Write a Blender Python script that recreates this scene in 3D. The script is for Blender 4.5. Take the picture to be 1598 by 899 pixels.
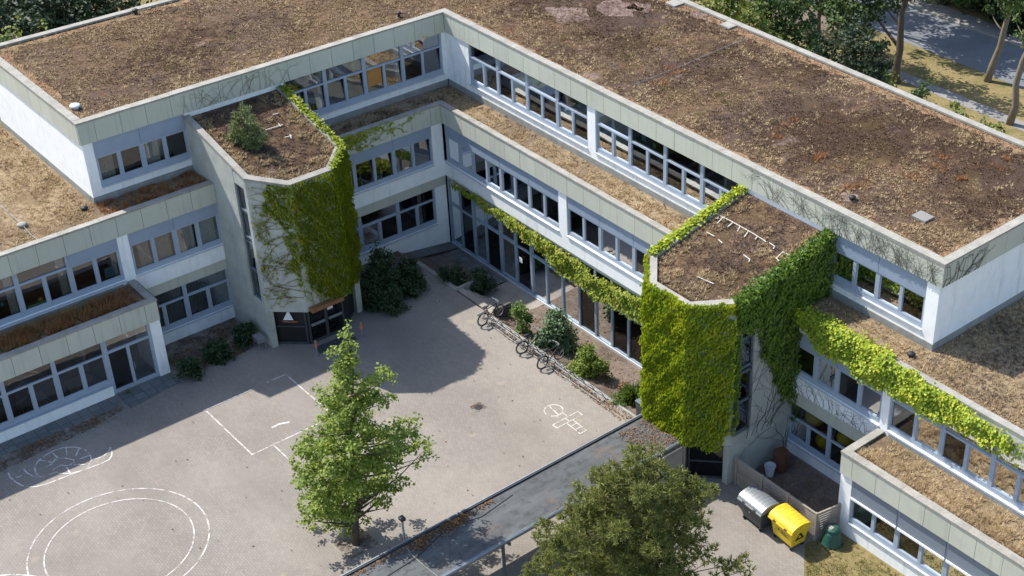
import bpy, bmesh, math, random
import numpy as np
from mathutils import Vector, Matrix
random.seed(11)
rng = np.random.default_rng(11)
for o in list(bpy.data.objects): bpy.data.objects.remove(o)
S = bpy.context.scene
COL = S.collection

# ------------------------------------------------------------------ camera, sky, sun, exposure
CAM = np.array([40.7109, 61.4633, 41.5370])
ROT = np.array([[-0.741516587, 0.670861680, 0.009887256],
                [0.360793143, 0.411129611, -0.837138430],
                [-0.565669037, -0.617184777, -0.546901720]])
FPX, CX, CY, IW, IH = 2325.9043, 233.7052, 18.1688, 1598.0, 899.0
cam = bpy.data.cameras.new('camera')
cam.sensor_fit = 'HORIZONTAL'; cam.sensor_width = 36.0
cam.lens = FPX / IW * 36.0
cam.shift_x = -CX / IW; cam.shift_y = CY / IW
cam.clip_start = 0.5; cam.clip_end = 2000
co = bpy.data.objects.new('camera', cam); COL.objects.link(co)
m = Matrix.Identity(4)
for i in range(3):
    m[i][0] = ROT[0][i]; m[i][1] = -ROT[1][i]; m[i][2] = -ROT[2][i]; m[i][3] = CAM[i]
co.matrix_world = m
S.camera = co

SUNDIR = Vector((0.25, -0.755, 1.0)).normalized()      # towards the sun
w = bpy.data.worlds.new('World'); S.world = w; w.use_nodes = True
nt = w.node_tree
sky = nt.nodes.new('ShaderNodeTexSky'); sky.sky_type = 'NISHITA'; sky.sun_disc = False
sky.sun_elevation = math.asin(SUNDIR.z); sky.sun_rotation = math.atan2(SUNDIR.x, SUNDIR.y)
nt.links.new(sky.outputs[0], nt.nodes['Background'].inputs[0])
nt.nodes['Background'].inputs[1].default_value = 0.15
sl = bpy.data.lights.new('sun', 'SUN'); sl.energy = 4.15; sl.angle = math.radians(0.53); sl.color = (1.0, 0.955, 0.88)
so = bpy.data.objects.new('sun', sl); COL.objects.link(so)
so.rotation_euler = SUNDIR.to_track_quat('Z', 'Y').to_euler(); so.location = (20, -20, 60)
S.view_settings.view_transform = 'Standard'; S.view_settings.look = 'None'
S.view_settings.exposure = 0.88; S.view_settings.gamma = 1.0
S.render.engine = 'CYCLES'

# ------------------------------------------------------------------ survey helpers (points of the site read off the photograph)
def _ray(u, v):
    return ROT.T @ np.array([(u - IW/2 - CX)/FPX, (v - IH/2 - CY)/FPX, 1.0])
def _pl(u, v, ax, val):
    d = _ray(u, v); t = (val - CAM[ax])/d[ax]
    return CAM + t*d
def G(u, v, z=0.0): return Vector(_pl(u, v, 2, z))
def PX(u, v, x): return Vector(_pl(u, v, 0, x))
def PY(u, v, y): return Vector(_pl(u, v, 1, y))
HV = np.array([-0.6757, -0.7372, 0.0])                   # horizontal viewing direction
def PV(u, v, base, back=0.0):
    """point on the upright plane through base that faces the viewer, moved back by some metres"""
    d = _ray(u, v); b = np.array(base, float)
    t = ((b - CAM) @ HV + back)/(d @ HV)
    return CAM + t*d
def MPP(p):                                              # metres per photo pixel at a point
    return ((np.array(p) - CAM) @ ROT[2])/FPX

# ------------------------------------------------------------------ node materials
class N:
    def __init__(s, name):
        s.m = bpy.data.materials.new(name); s.m.use_nodes = True
        s.t = s.m.node_tree; s.t.nodes.clear()
        s.out = s.t.nodes.new('ShaderNodeOutputMaterial')
    def n(s, typ, **kw):
        x = s.t.nodes.new('ShaderNode' + typ)
        for k, v in kw.items():
            if k.startswith('_'):
                setattr(x, k[1:], v)
        for k, v in kw.items():
            if not k.startswith('_'):
                key = int(k[1:]) if k[0] == 'i' and k[1:].isdigit() else k
                s.set(x.inputs[key], v)
        return x
    def set(s, inp, v):
        if isinstance(v, bpy.types.NodeSocket): s.t.links.new(v, inp)
        elif isinstance(v, bpy.types.Node): s.t.links.new(v.outputs[0], inp)
        else:
            if isinstance(v, (tuple, list)) and len(v) == 3 and inp.type == 'RGBA': v = (*v, 1)
            inp.default_value = v
    def co(s): return s.n('TexCoord').outputs['Object']
    def geo(s): return s.n('NewGeometry').outputs
    def noise(s, scale, detail=3, rough=.55, vec=None, dist=0):
        x = s.n('TexNoise', Scale=scale, Detail=detail, Roughness=rough, Distortion=dist)
        s.set(x.inputs['Vector'], vec if vec is not None else s.co())
        return x.outputs[0]
    def mapv(s, scale=(1, 1, 1), rot=(0, 0, 0), loc=(0, 0, 0)):
        x = s.n('Mapping'); s.set(x.inputs[0], s.co())
        x.inputs['Scale'].default_value = scale; x.inputs['Rotation'].default_value = rot; x.inputs['Location'].default_value = loc
        return x.outputs[0]
    def ramp(s, fac, stops, interp='LINEAR'):
        x = s.n('ValToRGB'); s.set(x.inputs[0], fac); r = x.color_ramp; r.interpolation = interp
        while len(r.elements) < len(stops): r.elements.new(0.5)
        for e, (p, c) in zip(r.elements, stops):
            e.position = p; e.color = (c, c, c, 1) if isinstance(c, (int, float)) else (*c, 1)
        return x.outputs[0]
    def mix(s, fac, a, b, blend='MIX'):
        x = s.n('MixRGB', _blend_type=blend); s.set(x.inputs[0], fac); s.set(x.inputs[1], a); s.set(x.inputs[2], b)
        return x.outputs[0]
    def math(s, op, a, b=0.0):
        x = s.n('Math', _operation=op); s.set(x.inputs[0], a); s.set(x.inputs[1], b); return x.outputs[0]
    def bump(s, h, strength=.3, dist=.02):
        x = s.n('Bump', Strength=strength, Distance=dist); s.set(x.inputs['Height'], h); return x.outputs[0]
    def pbsdf(s, col, rough=.8, metal=0.0, normal=None, spec=.3):
        x = s.n('BsdfPrincipled'); s.set(x.inputs['Base Color'], col); s.set(x.inputs['Roughness'], rough)
        s.set(x.inputs['Metallic'], metal); x.inputs['Specular IOR Level'].default_value = spec
        if normal is not None: s.set(x.inputs['Normal'], normal)
        return x.outputs[0]
    def done(s, sh):
        s.t.links.new(sh, s.out.inputs[0]); return s.m

def plain(name, col, rough=.6, metal=0.0, var=.12, scale=6, spec=.4, bump=0):
    a = N(name); f = a.noise(scale, 4)
    c = a.mix(a.ramp(f, [(.3, 0.0), (.7, 1.0)]), tuple(x*(1-var) for x in col), tuple(min(1, x*(1+var)) for x in col))
    nrm = a.bump(a.noise(scale*8, 3), bump, .01) if bump else None
    return a.done(a.pbsdf(c, rough, metal, nrm, spec))

def foliage(name, cols, trans=.3, rough=.55):
    a = N(name); r = a.geo()['Random Per Island']
    big = a.noise(.8, 4, .65)
    fac = a.math('ADD', a.math('MULTIPLY', r, .62), a.math('MULTIPLY', a.math('SUBTRACT', big, .30), .95))
    c = a.ramp(fac, [(i/(len(cols)-1), x) for i, x in enumerate(cols)])
    p = a.pbsdf(c, rough, 0, None, .35)
    t = a.n('BsdfTranslucent'); a.set(t.inputs[0], c)
    mx = a.n('MixShader'); mx.inputs[0].default_value = trans
    a.t.links.new(p, mx.inputs[1]); a.t.links.new(t.outputs[0], mx.inputs[2])
    return a.done(mx.outputs[0])

def m_concrete(name, c1, c2, lich=(.16, .17, .12), amount=.5):
    a = N(name); f = a.noise(1.3, 6, .65); g = a.noise(14, 5, .7)
    c = a.mix(a.ramp(f, [(.35, 0.0), (.65, 1.0)]), c1, c2)
    c = a.mix(a.ramp(g, [(.52, 0.0), (.68, amount)]), c, lich)
    v = a.noise(1.0, 5, .6, a.mapv((2.2, 2.2, .25)))
    c = a.mix(a.ramp(v, [(.5, 0.0), (.75, .35)]), c, tuple(x*.55 for x in c1))
    return a.done(a.pbsdf(c, .9, 0, a.bump(g, .25, .01), .2))

def m_fascia():
    a = N('fascia_panel'); r = a.geo()['Random Per Island']
    c = a.mix(r, (.47, .475, .395), (.53, .535, .445))
    g = a.noise(40, 4, .7); f = a.noise(1.1, 5, .6)
    c = a.mix(a.ramp(f, [(.4, 0.0), (.75, .4)]), c, (.39, .40, .335))
    c = a.mix(a.ramp(g, [(.35, .22), (.65, 0.0)]), c, (.30, .325, .28))
    v = a.noise(1.6, 5, .65, a.mapv((3, 3, .16)))
    c = a.mix(a.ramp(v, [(.52, 0.0), (.74, .34)]), c, (.22, .23, .19))
    return a.done(a.pbsdf(c, .85, 0, a.bump(g, .15, .006), .25))

def m_plaster():
    a = N('white_plaster'); f = a.noise(2.2, 6, .6); g = a.noise(30, 4)
    c = a.mix(a.ramp(f, [(.4, 0.0), (.75, 1.0)]), (.84, .85, .84), (.76, .77, .76))
    v = a.noise(1.2, 6, .7, a.mapv((2.5, 2.5, .3)))
    c = a.mix(a.ramp(v, [(.53, 0.0), (.74, .5)]), c, (.45, .44, .40))
    s2 = a.noise(6, 6, .7)
    c = a.mix(a.ramp(s2, [(.64, 0.0), (.72, .45)]), c, (.36, .34, .30))
    return a.done(a.pbsdf(c, .9, 0, a.bump(g, .2, .008), .2))

def roof_patch(a, edge=True):
    """0 = dark sedum, 1 = straw: where the dry grass has spread"""
    p = a.math('ADD', a.math('MULTIPLY', a.noise(.20, 4, .65), .62), a.math('MULTIPLY', a.noise(1.5, 5, .7), .38))
    if edge:
        sx = a.n('SeparateXYZ'); a.set(sx.inputs[0], a.co())
        g = a.n('MapRange'); a.set(g.inputs[0], sx.outputs[0]); g.inputs[1].default_value = -5.0; g.inputs[2].default_value = -.4; g.inputs[3].default_value = 0; g.inputs[4].default_value = .10
        p = a.math('ADD', p, g.outputs[0])
    return a.ramp(p, [(.50, 0.0), (.60, 1.0)])
def m_roof(name, tint='brown'):
    a = N(name); fine = a.noise(11, 5, .8); ff = a.noise(34, 4, .75); med = a.noise(3.2, 5, .75)
    if tint == 'brown': dark, mid, tan, amt = (.042, .025, .017), (.098, .058, .038), (.31, .205, .115), (.05, .7)
    else: dark, mid, tan, amt = (.16, .115, .075), (.33, .24, .15), (.56, .43, .255), (.5, .95)
    c = a.mix(a.ramp(fine, [(.36, 0.0), (.62, 1.0)]), dark, mid)
    pp = roof_patch(a, tint == 'brown')
    tf = a.math('ADD', a.math('MULTIPLY', med, .5), a.math('MULTIPLY', fine, .5))
    amount = a.math('ADD', a.math('MULTIPLY', pp, amt[1]-amt[0]), amt[0])
    c = a.mix(a.math('MULTIPLY', a.ramp(tf, [(.42, 0.0), (.58, 1.0)]), amount), c, tan)
    olive = a.noise(.5, 4, .6, a.mapv((1, 1, 1), (0, 0, 0), (13, 4, 0)))
    c = a.mix(a.ramp(olive, [(.52, 0.0), (.66, .42)]), c, (.125, .088, .032))
    purp = a.noise(.16, 3, .6, a.mapv((1, 1, 1), (0, 0, 0), (3, 1, 0)))
    c = a.mix(a.math('MULTIPLY', a.ramp(purp, [(.48, 0.0), (.60, .55)]), a.ramp(fine, [(.35, .3), (.6, 1.0)])), c, (.125, .09, .078))
    rust = a.noise(.9, 5, .7, a.mapv((1, 1, 1), (0, 0, 0), (3, 40, 0)))
    c = a.mix(a.ramp(rust, [(.60, 0.0), (.70, .5)]), c, (.19, .085, .04))
    grav = a.noise(.36, 4, .7, a.mapv((1, 1, 1), (0, 0, 0), (31, 7, 0)))
    c = a.mix(a.math('MULTIPLY', a.ramp(grav, [(.62, 0.0), (.70, .7)]), a.ramp(ff, [(.4, .1), (.58, 1.0)])), c, (.40, .30, .27))
    c = a.mix(a.ramp(ff, [(.38, .75), (.52, 0.0)]), c, (.022, .015, .012))
    return a.done(a.pbsdf(c, .95, 0, a.bump(a.math('ADD', fine, ff), .9, .06), .1))
def roof_foliage(name, dark, straw):
    a = N(name); r = a.geo()['Random Per Island']
    c1 = a.ramp(r, [(i/(len(dark)-1), x) for i, x in enumerate(dark)]); c2 = a.ramp(r, [(i/(len(straw)-1), x) for i, x in enumerate(straw)])
    c = a.mix(roof_patch(a), c1, c2)
    return a.done(a.pbsdf(c, .9, 0, None, .1))

def m_paving():
    a = N('paving_stone')
    b = a.n('TexBrick', Scale=1.0); b.offset = .5
    a.set(b.inputs['Vector'], a.mapv((1, 1, 1), (0, 0, math.radians(90))))
    b.inputs['Color1'].default_value = (.215, .192, .168, 1); b.inputs['Color2'].default_value = (.265, .238, .208, 1)
    b.inputs['Mortar'].default_value = (.165, .147, .128, 1)
    b.inputs['Mortar Size'].default_value = .011; b.inputs['Brick Width'].default_value = .21; b.inputs['Row Height'].default_value = .105
    b.inputs['Bias'].default_value = -.1
    f = a.noise(.22, 5, .65); g = a.noise(2.4, 6, .7); h = a.noise(24, 4, .7)
    c = a.mix(a.ramp(f, [(.38, 0.0), (.66, .55)]), b.outputs[0], (.30, .268, .235))
    c = a.mix(a.ramp(g, [(.55, 0.0), (.75, .45)]), c, (.15, .135, .115))
    c = a.mix(a.ramp(h, [(.35, .35), (.55, 0.0)]), c, (.13, .115, .1))
    sp = a.noise(5.5, 3, .6, a.mapv((1, 1, 1), (0, 0, 0), (2, 5, 0)))
    c = a.mix(a.ramp(sp, [(.70, 0.0), (.76, .5)]), c, (.09, .08, .07))
    dk = a.noise(.13, 4, .7, a.mapv((1, .4, 1), (0, 0, .5), (7, 5, 0)))
    c = a.mix(a.ramp(dk, [(.46, 0.0), (.66, .6)]), c, (.155, .138, .12))
    st = a.noise(.9, 3, .5, a.mapv((1, 1, 1), (0, 0, 0), (9, 2, 0)))
    c = a.mix(a.ramp(st, [(.66, 0.0), (.74, .4)]), c, (.34, .28, .21))
    return a.done(a.pbsdf(c, .9, 0, a.bump(b.outputs['Fac'], -.35, .01), .2))

def m_slab():
    a = N('concrete_slab')
    b = a.n('TexBrick', Scale=1.0); b.offset = 0
    a.set(b.inputs['Vector'], a.co())
    b.inputs['Color1'].default_value = (.12, .13, .135, 1); b.inputs['Color2'].default_value = (.16, .17, .17, 1)
    b.inputs['Mortar'].default_value = (.05, .05, .045, 1); b.inputs['Mortar Size'].default_value = .012
    b.inputs['Brick Width'].default_value = .5; b.inputs['Row Height'].default_value = .5
    c = a.mix(a.ramp(a.noise(5, 5, .7), [(.45, 0.0), (.7, .5)]), b.outputs[0], (.09, .085, .07))
    return a.done(a.pbsdf(c, .9, 0, None, .2))

def m_soil(name, c1, c2, c3, s=6):
    a = N(name); f = a.noise(.7, 5, .65); g = a.noise(s, 6, .75); h = a.noise(s*5, 4, .7)
    c = a.mix(a.ramp(g, [(.35, 0.0), (.65, 1.0)]), c1, c2)
    c = a.mix(a.ramp(f, [(.45, 0.0), (.65, .8)]), c, c3)
    c = a.mix(a.ramp(h, [(.38, .5), (.55, 0.0)]), c, tuple(x*.35 for x in c1))
    return a.done(a.pbsdf(c, .95, 0, a.bump(a.math('ADD', g, h), .7, .04), .1))

def m_asphalt(name, c1, c2):
    a = N(name); f = a.noise(.5, 5, .6); h = a.noise(30, 4, .7)
    c = a.mix(a.ramp(f, [(.35, 0.0), (.65, 1.0)]), c1, c2)
    c = a.mix(a.ramp(h, [(.4, .3), (.6, 0.0)]), c, tuple(x*.5 for x in c1))
    return a.done(a.pbsdf(c, .9, 0, None, .2))

def m_felt():
    a = N('roofing_felt'); f = a.noise(.8, 6, .7, a.mapv((.35, 1.6, 1))); g = a.noise(2.6, 6, .75); h = a.noise(25, 4, .7)
    c = a.mix(a.ramp(f, [(.32, 0.0), (.62, 1.0)]), (.045, .048, .05), (.10, .106, .107))
    c = a.mix(a.ramp(g, [(.50, 0.0), (.62, .8)]), c, (.036, .036, .037))
    d = a.noise(.7, 5, .7, a.mapv((1, 1, 1), (0, 0, 0), (5, 5, 0)))
    c = a.mix(a.ramp(d, [(.56, 0.0), (.66, .7)]), c, (.13, .095, .07))
    c = a.mix(a.ramp(h, [(.38, .35), (.56, 0.0)]), c, (.06, .062, .065))
    return a.done(a.pbsdf(c, .75, 0, a.bump(h, .15, .006), .35))

def m_glass(name, tint, refl=1.0):
    a = N(name); t = a.n('BsdfTransparent'); t.inputs[0].default_value = (*tint, 1)
    g = a.n('BsdfGlossy'); g.inputs['Roughness'].default_value = .02; g.inputs[0].default_value = (.95, .97, 1, 1)
    a.set(g.inputs['Normal'], a.bump(a.noise(.9, 2), .12, .03))
    fr = a.n('Fresnel'); fr.inputs[0].default_value = 1.5
    fac = a.math('MINIMUM', a.math('ADD', a.math('MULTIPLY', fr.outputs[0], 1.7*refl), .03), .9)
    mx = a.n('MixShader'); a.set(mx.inputs[0], fac)
    a.t.links.new(t.outputs[0], mx.inputs[1]); a.t.links.new(g.outputs[0], mx.inputs[2])
    return a.done(mx.outputs[0])

def m_paint(name, col, keep=.45):
    a = N(name); t = a.n('BsdfTransparent'); p = a.pbsdf(col, .8, 0, None, .2)
    f = a.math('ADD', a.math('MULTIPLY', a.noise(2.2, 4, .7), .6), a.math('MULTIPLY', a.noise(26, 4, .8), .4))
    mx = a.n('MixShader'); a.set(mx.inputs[0], a.ramp(f, [(keep-.06, 0.0), (keep+.05, 1.0)]))
    a.t.links.new(t.outputs[0], mx.inputs[1]); a.t.links.new(p, mx.inputs[2])
    return a.done(mx.outputs[0])

def m_dirtpatch():
    a = N('dirt_on_paving'); t = a.n('BsdfTransparent'); g = a.noise(8, 6, .75)
    c = a.mix(a.ramp(g, [(.35, 0.0), (.65, 1.0)]), (.085, .06, .042), (.16, .115, .08))
    p = a.pbsdf(c, .95, 0, None, .1); f = a.math('ADD', a.math('MULTIPLY', a.noise(1.1, 5, .7), .6), a.math('MULTIPLY', a.noise(9, 4, .8), .4))
    mx = a.n('MixShader'); a.set(mx.inputs[0], a.ramp(f, [(.44, 0.0), (.58, .9)]))
    a.t.links.new(t.outputs[0], mx.inputs[1]); a.t.links.new(p, mx.inputs[2]); return a.done(mx.outputs[0])
def m_wood(name, c1, c2, stretch=(1, 1, 12)):
    a = N(name); f = a.noise(3, 5, .65, a.mapv(stretch)); r = a.geo()['Random Per Island']
    c = a.mix(a.ramp(f, [(.3, 0.0), (.7, 1.0)]), c1, c2)
    c = a.mix(a.math('MULTIPLY', r, .4), c, tuple(x*.55 for x in c1))
    return a.done(a.pbsdf(c, .85, 0, None, .2))

def m_slat(name, col, pitch=.05):
    a = N(name); wv = a.n('TexWave', Scale=.5/pitch, Distortion=0.0); wv.bands_direction = 'Z'
    a.set(wv.inputs['Vector'], a.co())
    c = a.mix(a.ramp(wv.outputs['Fac'], [(.2, 0.0), (.6, 1.0)]), tuple(x*.6 for x in col), col)
    return a.done(a.pbsdf(c, .55, 0, a.bump(wv.outputs['Fac'], .5, .01), .4))

M = {}
M['plaster'] = m_plaster()
M['fascia'] = m_fascia()
M['coping'] = m_concrete('coping_concrete', (.25, .238, .21), (.34, .325, .29), (.15, .135, .10), .75)
M['socle'] = m_concrete('socle_concrete', (.22, .225, .215), (.31, .31, .29))
M['shadeconcrete'] = m_concrete('shade_toned_concrete', (.06, .055, .05), (.10, .095, .085))  # cheek wall by the steps: shade of its side put into the colour
M['tower'] = m_concrete('tower_concrete', (.34, .35, .315), (.44, .45, .405), (.24, .255, .215), .4)
M['frame'] = plain('window_frame', (.31, .365, .435), .45, 0, .05, 3, .4)
M['frame_dark'] = plain('hall_frame', (.25, .315, .38), .4, 0, .08, 3, .4)
M['blind'] = plain('blind_box', (.25, .305, .385), .5, 0, .06, 2, .4)
M['sill'] = plain('window_sill', (.58, .60, .63), .35, .3, .08, 3, .5)
M['shutter'] = m_slat('roller_shutter', (.22, .255, .31), .1)
M['white'] = plain('white_metal', (.75, .76, .78), .45, 0, .05, 5)
M['glass'] = m_glass('window_glass', (.56, .59, .60), 1.1)
M['hallglass'] = m_glass('hall_glass', (.22, .24, .25), .45)
M['dark'] = plain('dark_panel', (.012, .013, .014), .35, 0, .2, 2, .5)
M['inwall'] = plain('interior_wall', (.34, .31, .27), .9, 0, .1, .6)
M['infloor'] = plain('interior_floor', (.16, .12, .09), .6, 0, .3, .7)
M['inhall'] = plain('hall_floor', (.05, .036, .03), .6, 0, .4, .9)
M['curtain'] = plain('curtain_cloth', (.52, .50, .44), .9, 0, .12, 7)
M['netting'] = plain('net_curtain', (.30, .32, .33), .9, 0, .12, 9)
M['roof'] = m_roof('roof_moss', 'brown')
M['roofgrey'] = m_roof('roof_sedum', 'grey')
M['straw'] = m_roof('roof_straw', 'straw')
M['paving'] = m_paving()
M['slab'] = m_slab()
M['soil'] = m_soil('bed_soil', (.15, .118, .095), (.25, .20, .165), (.105, .08, .065))
M['lawn'] = m_soil('dry_lawn', (.19, .155, .065), (.31, .235, .12), (.12, .12, .045), 5)
M['dirt'] = m_soil('litter_soil', (.11, .075, .05), (.19, .125, .08), (.08, .06, .04), 8)
M['asphalt'] = m_asphalt('road_asphalt', (.15, .16, .175), (.20, .21, .22))
M['step'] = m_concrete('step_concrete', (.24, .215, .19), (.32, .285, .25), (.15, .13, .11), .4)
M['path'] = m_asphalt('path_gravel', (.21, .20, .19), (.27, .255, .24))
M['felt'] = m_felt()
M['paint'] = m_paint('marking_paint', (.50, .475, .445), .465)
M['chalk'] = m_paint('worn_paint', (.54, .525, .50), .465)
M['steel'] = plain('galvanised_steel', (.22, .23, .24), .5, .3, .2, 6)
M['alu'] = plain('bin_lid_metal', (.27, .285, .30), .5, .6, .1, 4)
M['greysteel'] = plain('post_steel', (.12, .15, .17), .5, .3, .15, 4)
M['black'] = plain('black_rubber', (.016, .016, .018), .6, 0, .2, 9)
M['anthracite'] = plain('grey_plastic', (.045, .05, .055), .5, 0, .2, 4)
M['yellow'] = plain('yellow_plastic', (.62, .43, .025), .55, 0, .22, 7)
M['ballyellow'] = plain('ball_rubber', (.80, .56, .03), .4, 0, .08, 3)
M['greenplastic'] = plain('green_plastic', (.022, .08, .055), .5, 0, .3, 8)
M['brownplastic'] = plain('brown_plastic', (.13, .05, .03), .55, 0, .25, 6)
M['oldplastic'] = plain('old_plastic', (.52, .49, .43), .7, 0, .35, 14)
M['bucket'] = plain('white_plastic', (.66, .69, .72), .5, 0, .06, 4)
M['orange'] = plain('orange_band', (.75, .16, .04), .5, 0, .1, 9)
M['red'] = plain('rust_red', (.20, .07, .035), .7, 0, .3, 9)
M['orangepaper'] = plain('orange_cloth', (.42, .19, .05), .8)
M['tealpaper'] = plain('teal_paper', (.05, .20, .24), .8)
M['greenpaper'] = plain('green_paper', (.10, .26, .09), .8)
M['wood'] = m_wood('fence_wood', (.26, .225, .185), (.37, .325, .275), (12, 1, 1))
M['ledge'] = m_wood('ledge_wood', (.22, .10, .045), (.30, .15, .07), (1, 12, 1))
M['bark'] = m_wood('tree_bark', (.07, .055, .04), (.15, .12, .09), (6, 6, 1))
M['barkpale'] = m_wood('pale_bark', (.16, .13, .095), (.27, .22, .165), (6, 6, 1))  # paler bark of two trees near the road
M['vine'] = plain('vine_stem', (.10, .09, .072), .9, 0, .3, 5)
M['vinered'] = plain('young_vine', (.16, .085, .035), .8, 0, .3, 5)
M['ivy_bright'] = foliage('ivy_yellow_green', [(.10, .18, .015), (.23, .32, .02), (.40, .46, .028), (.58, .50, .04)], .30)
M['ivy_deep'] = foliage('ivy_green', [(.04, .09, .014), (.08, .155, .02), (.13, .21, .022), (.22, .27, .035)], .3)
M['ivy_olive'] = foliage('ivy_olive', [(.13, .19, .016), (.23, .30, .02), (.34, .38, .025), (.40, .28, .035)], .35)
M['ivy_autumn'] = foliage('ivy_autumn', [(.10, .17, .018), (.19, .26, .02), (.31, .34, .028), (.42, .30, .035)], .35)
M['maple'] = foliage('maple_leaf', [(.10, .16, .024), (.165, .235, .034), (.25, .32, .05), (.38, .42, .08)], .45)
M['pine'] = foliage('pine_needle', [(.075, .095, .024), (.145, .17, .04), (.22, .235, .06), (.33, .30, .10)], .38)
M['roofpine'] = foliage('young_pine', [(.12, .15, .06), (.19, .23, .09), (.27, .30, .13)], .3)
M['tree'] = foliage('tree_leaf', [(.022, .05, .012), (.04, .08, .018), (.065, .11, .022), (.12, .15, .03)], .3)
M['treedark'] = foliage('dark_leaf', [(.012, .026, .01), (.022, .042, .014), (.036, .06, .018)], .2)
M['hedge'] = foliage('hedge_leaf', [(.05, .085, .015), (.10, .14, .022), (.17, .19, .03), (.26, .22, .04)], .3)
M['shrub'] = foliage('shrub_leaf', [(.06, .115, .022), (.12, .19, .034), (.20, .27, .05)], .3)
M['shrublight'] = foliage('light_shrub_leaf', [(.09, .14, .02), (.17, .23, .035), (.25, .30, .05)], .3)
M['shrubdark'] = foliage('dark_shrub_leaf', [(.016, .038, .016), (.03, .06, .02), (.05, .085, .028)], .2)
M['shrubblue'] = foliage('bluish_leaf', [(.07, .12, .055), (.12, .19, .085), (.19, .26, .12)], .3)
M['tuft'] = foliage('dry_grass', [(.20, .14, .075), (.40, .29, .16), (.58, .44, .26), (.70, .57, .37)], .35, .9)
M['tuftbrown'] = roof_foliage('sedum_brown', [(.026, .016, .011), (.070, .042, .027), (.11, .068, .044), (.22, .15, .085)], [(.06, .037, .022), (.165, .108, .06), (.31, .215, .12), (.47, .355, .215)])
M['tuftgrey'] = foliage('sedum_grey', [(.05, .035, .03), (.10, .07, .055), (.17, .12, .09), (.28, .20, .13)], .15, .9)
M['rust'] = foliage('rusty_weed', [(.20, .085, .032), (.33, .145, .052), (.42, .22, .09)], .2, .9)
M['weed'] = foliage('green_weed', [(.12, .115, .035), (.20, .18, .055), (.30, .26, .09)], .25, .8)
M['margin'] = m_soil('roof_margin', (.19, .115, .065), (.38, .27, .17), (.24, .12, .07), 9)
M['gravel'] = m_soil('roof_gravel', (.17, .115, .10), (.33, .235, .21), (.10, .068, .055), 9)
M['dirtpatch'] = m_dirtpatch()
M['litter'] = foliage('dry_leaf', [(.10, .05, .025), (.20, .11, .05), (.30, .19, .10)], .1, .9)

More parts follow.
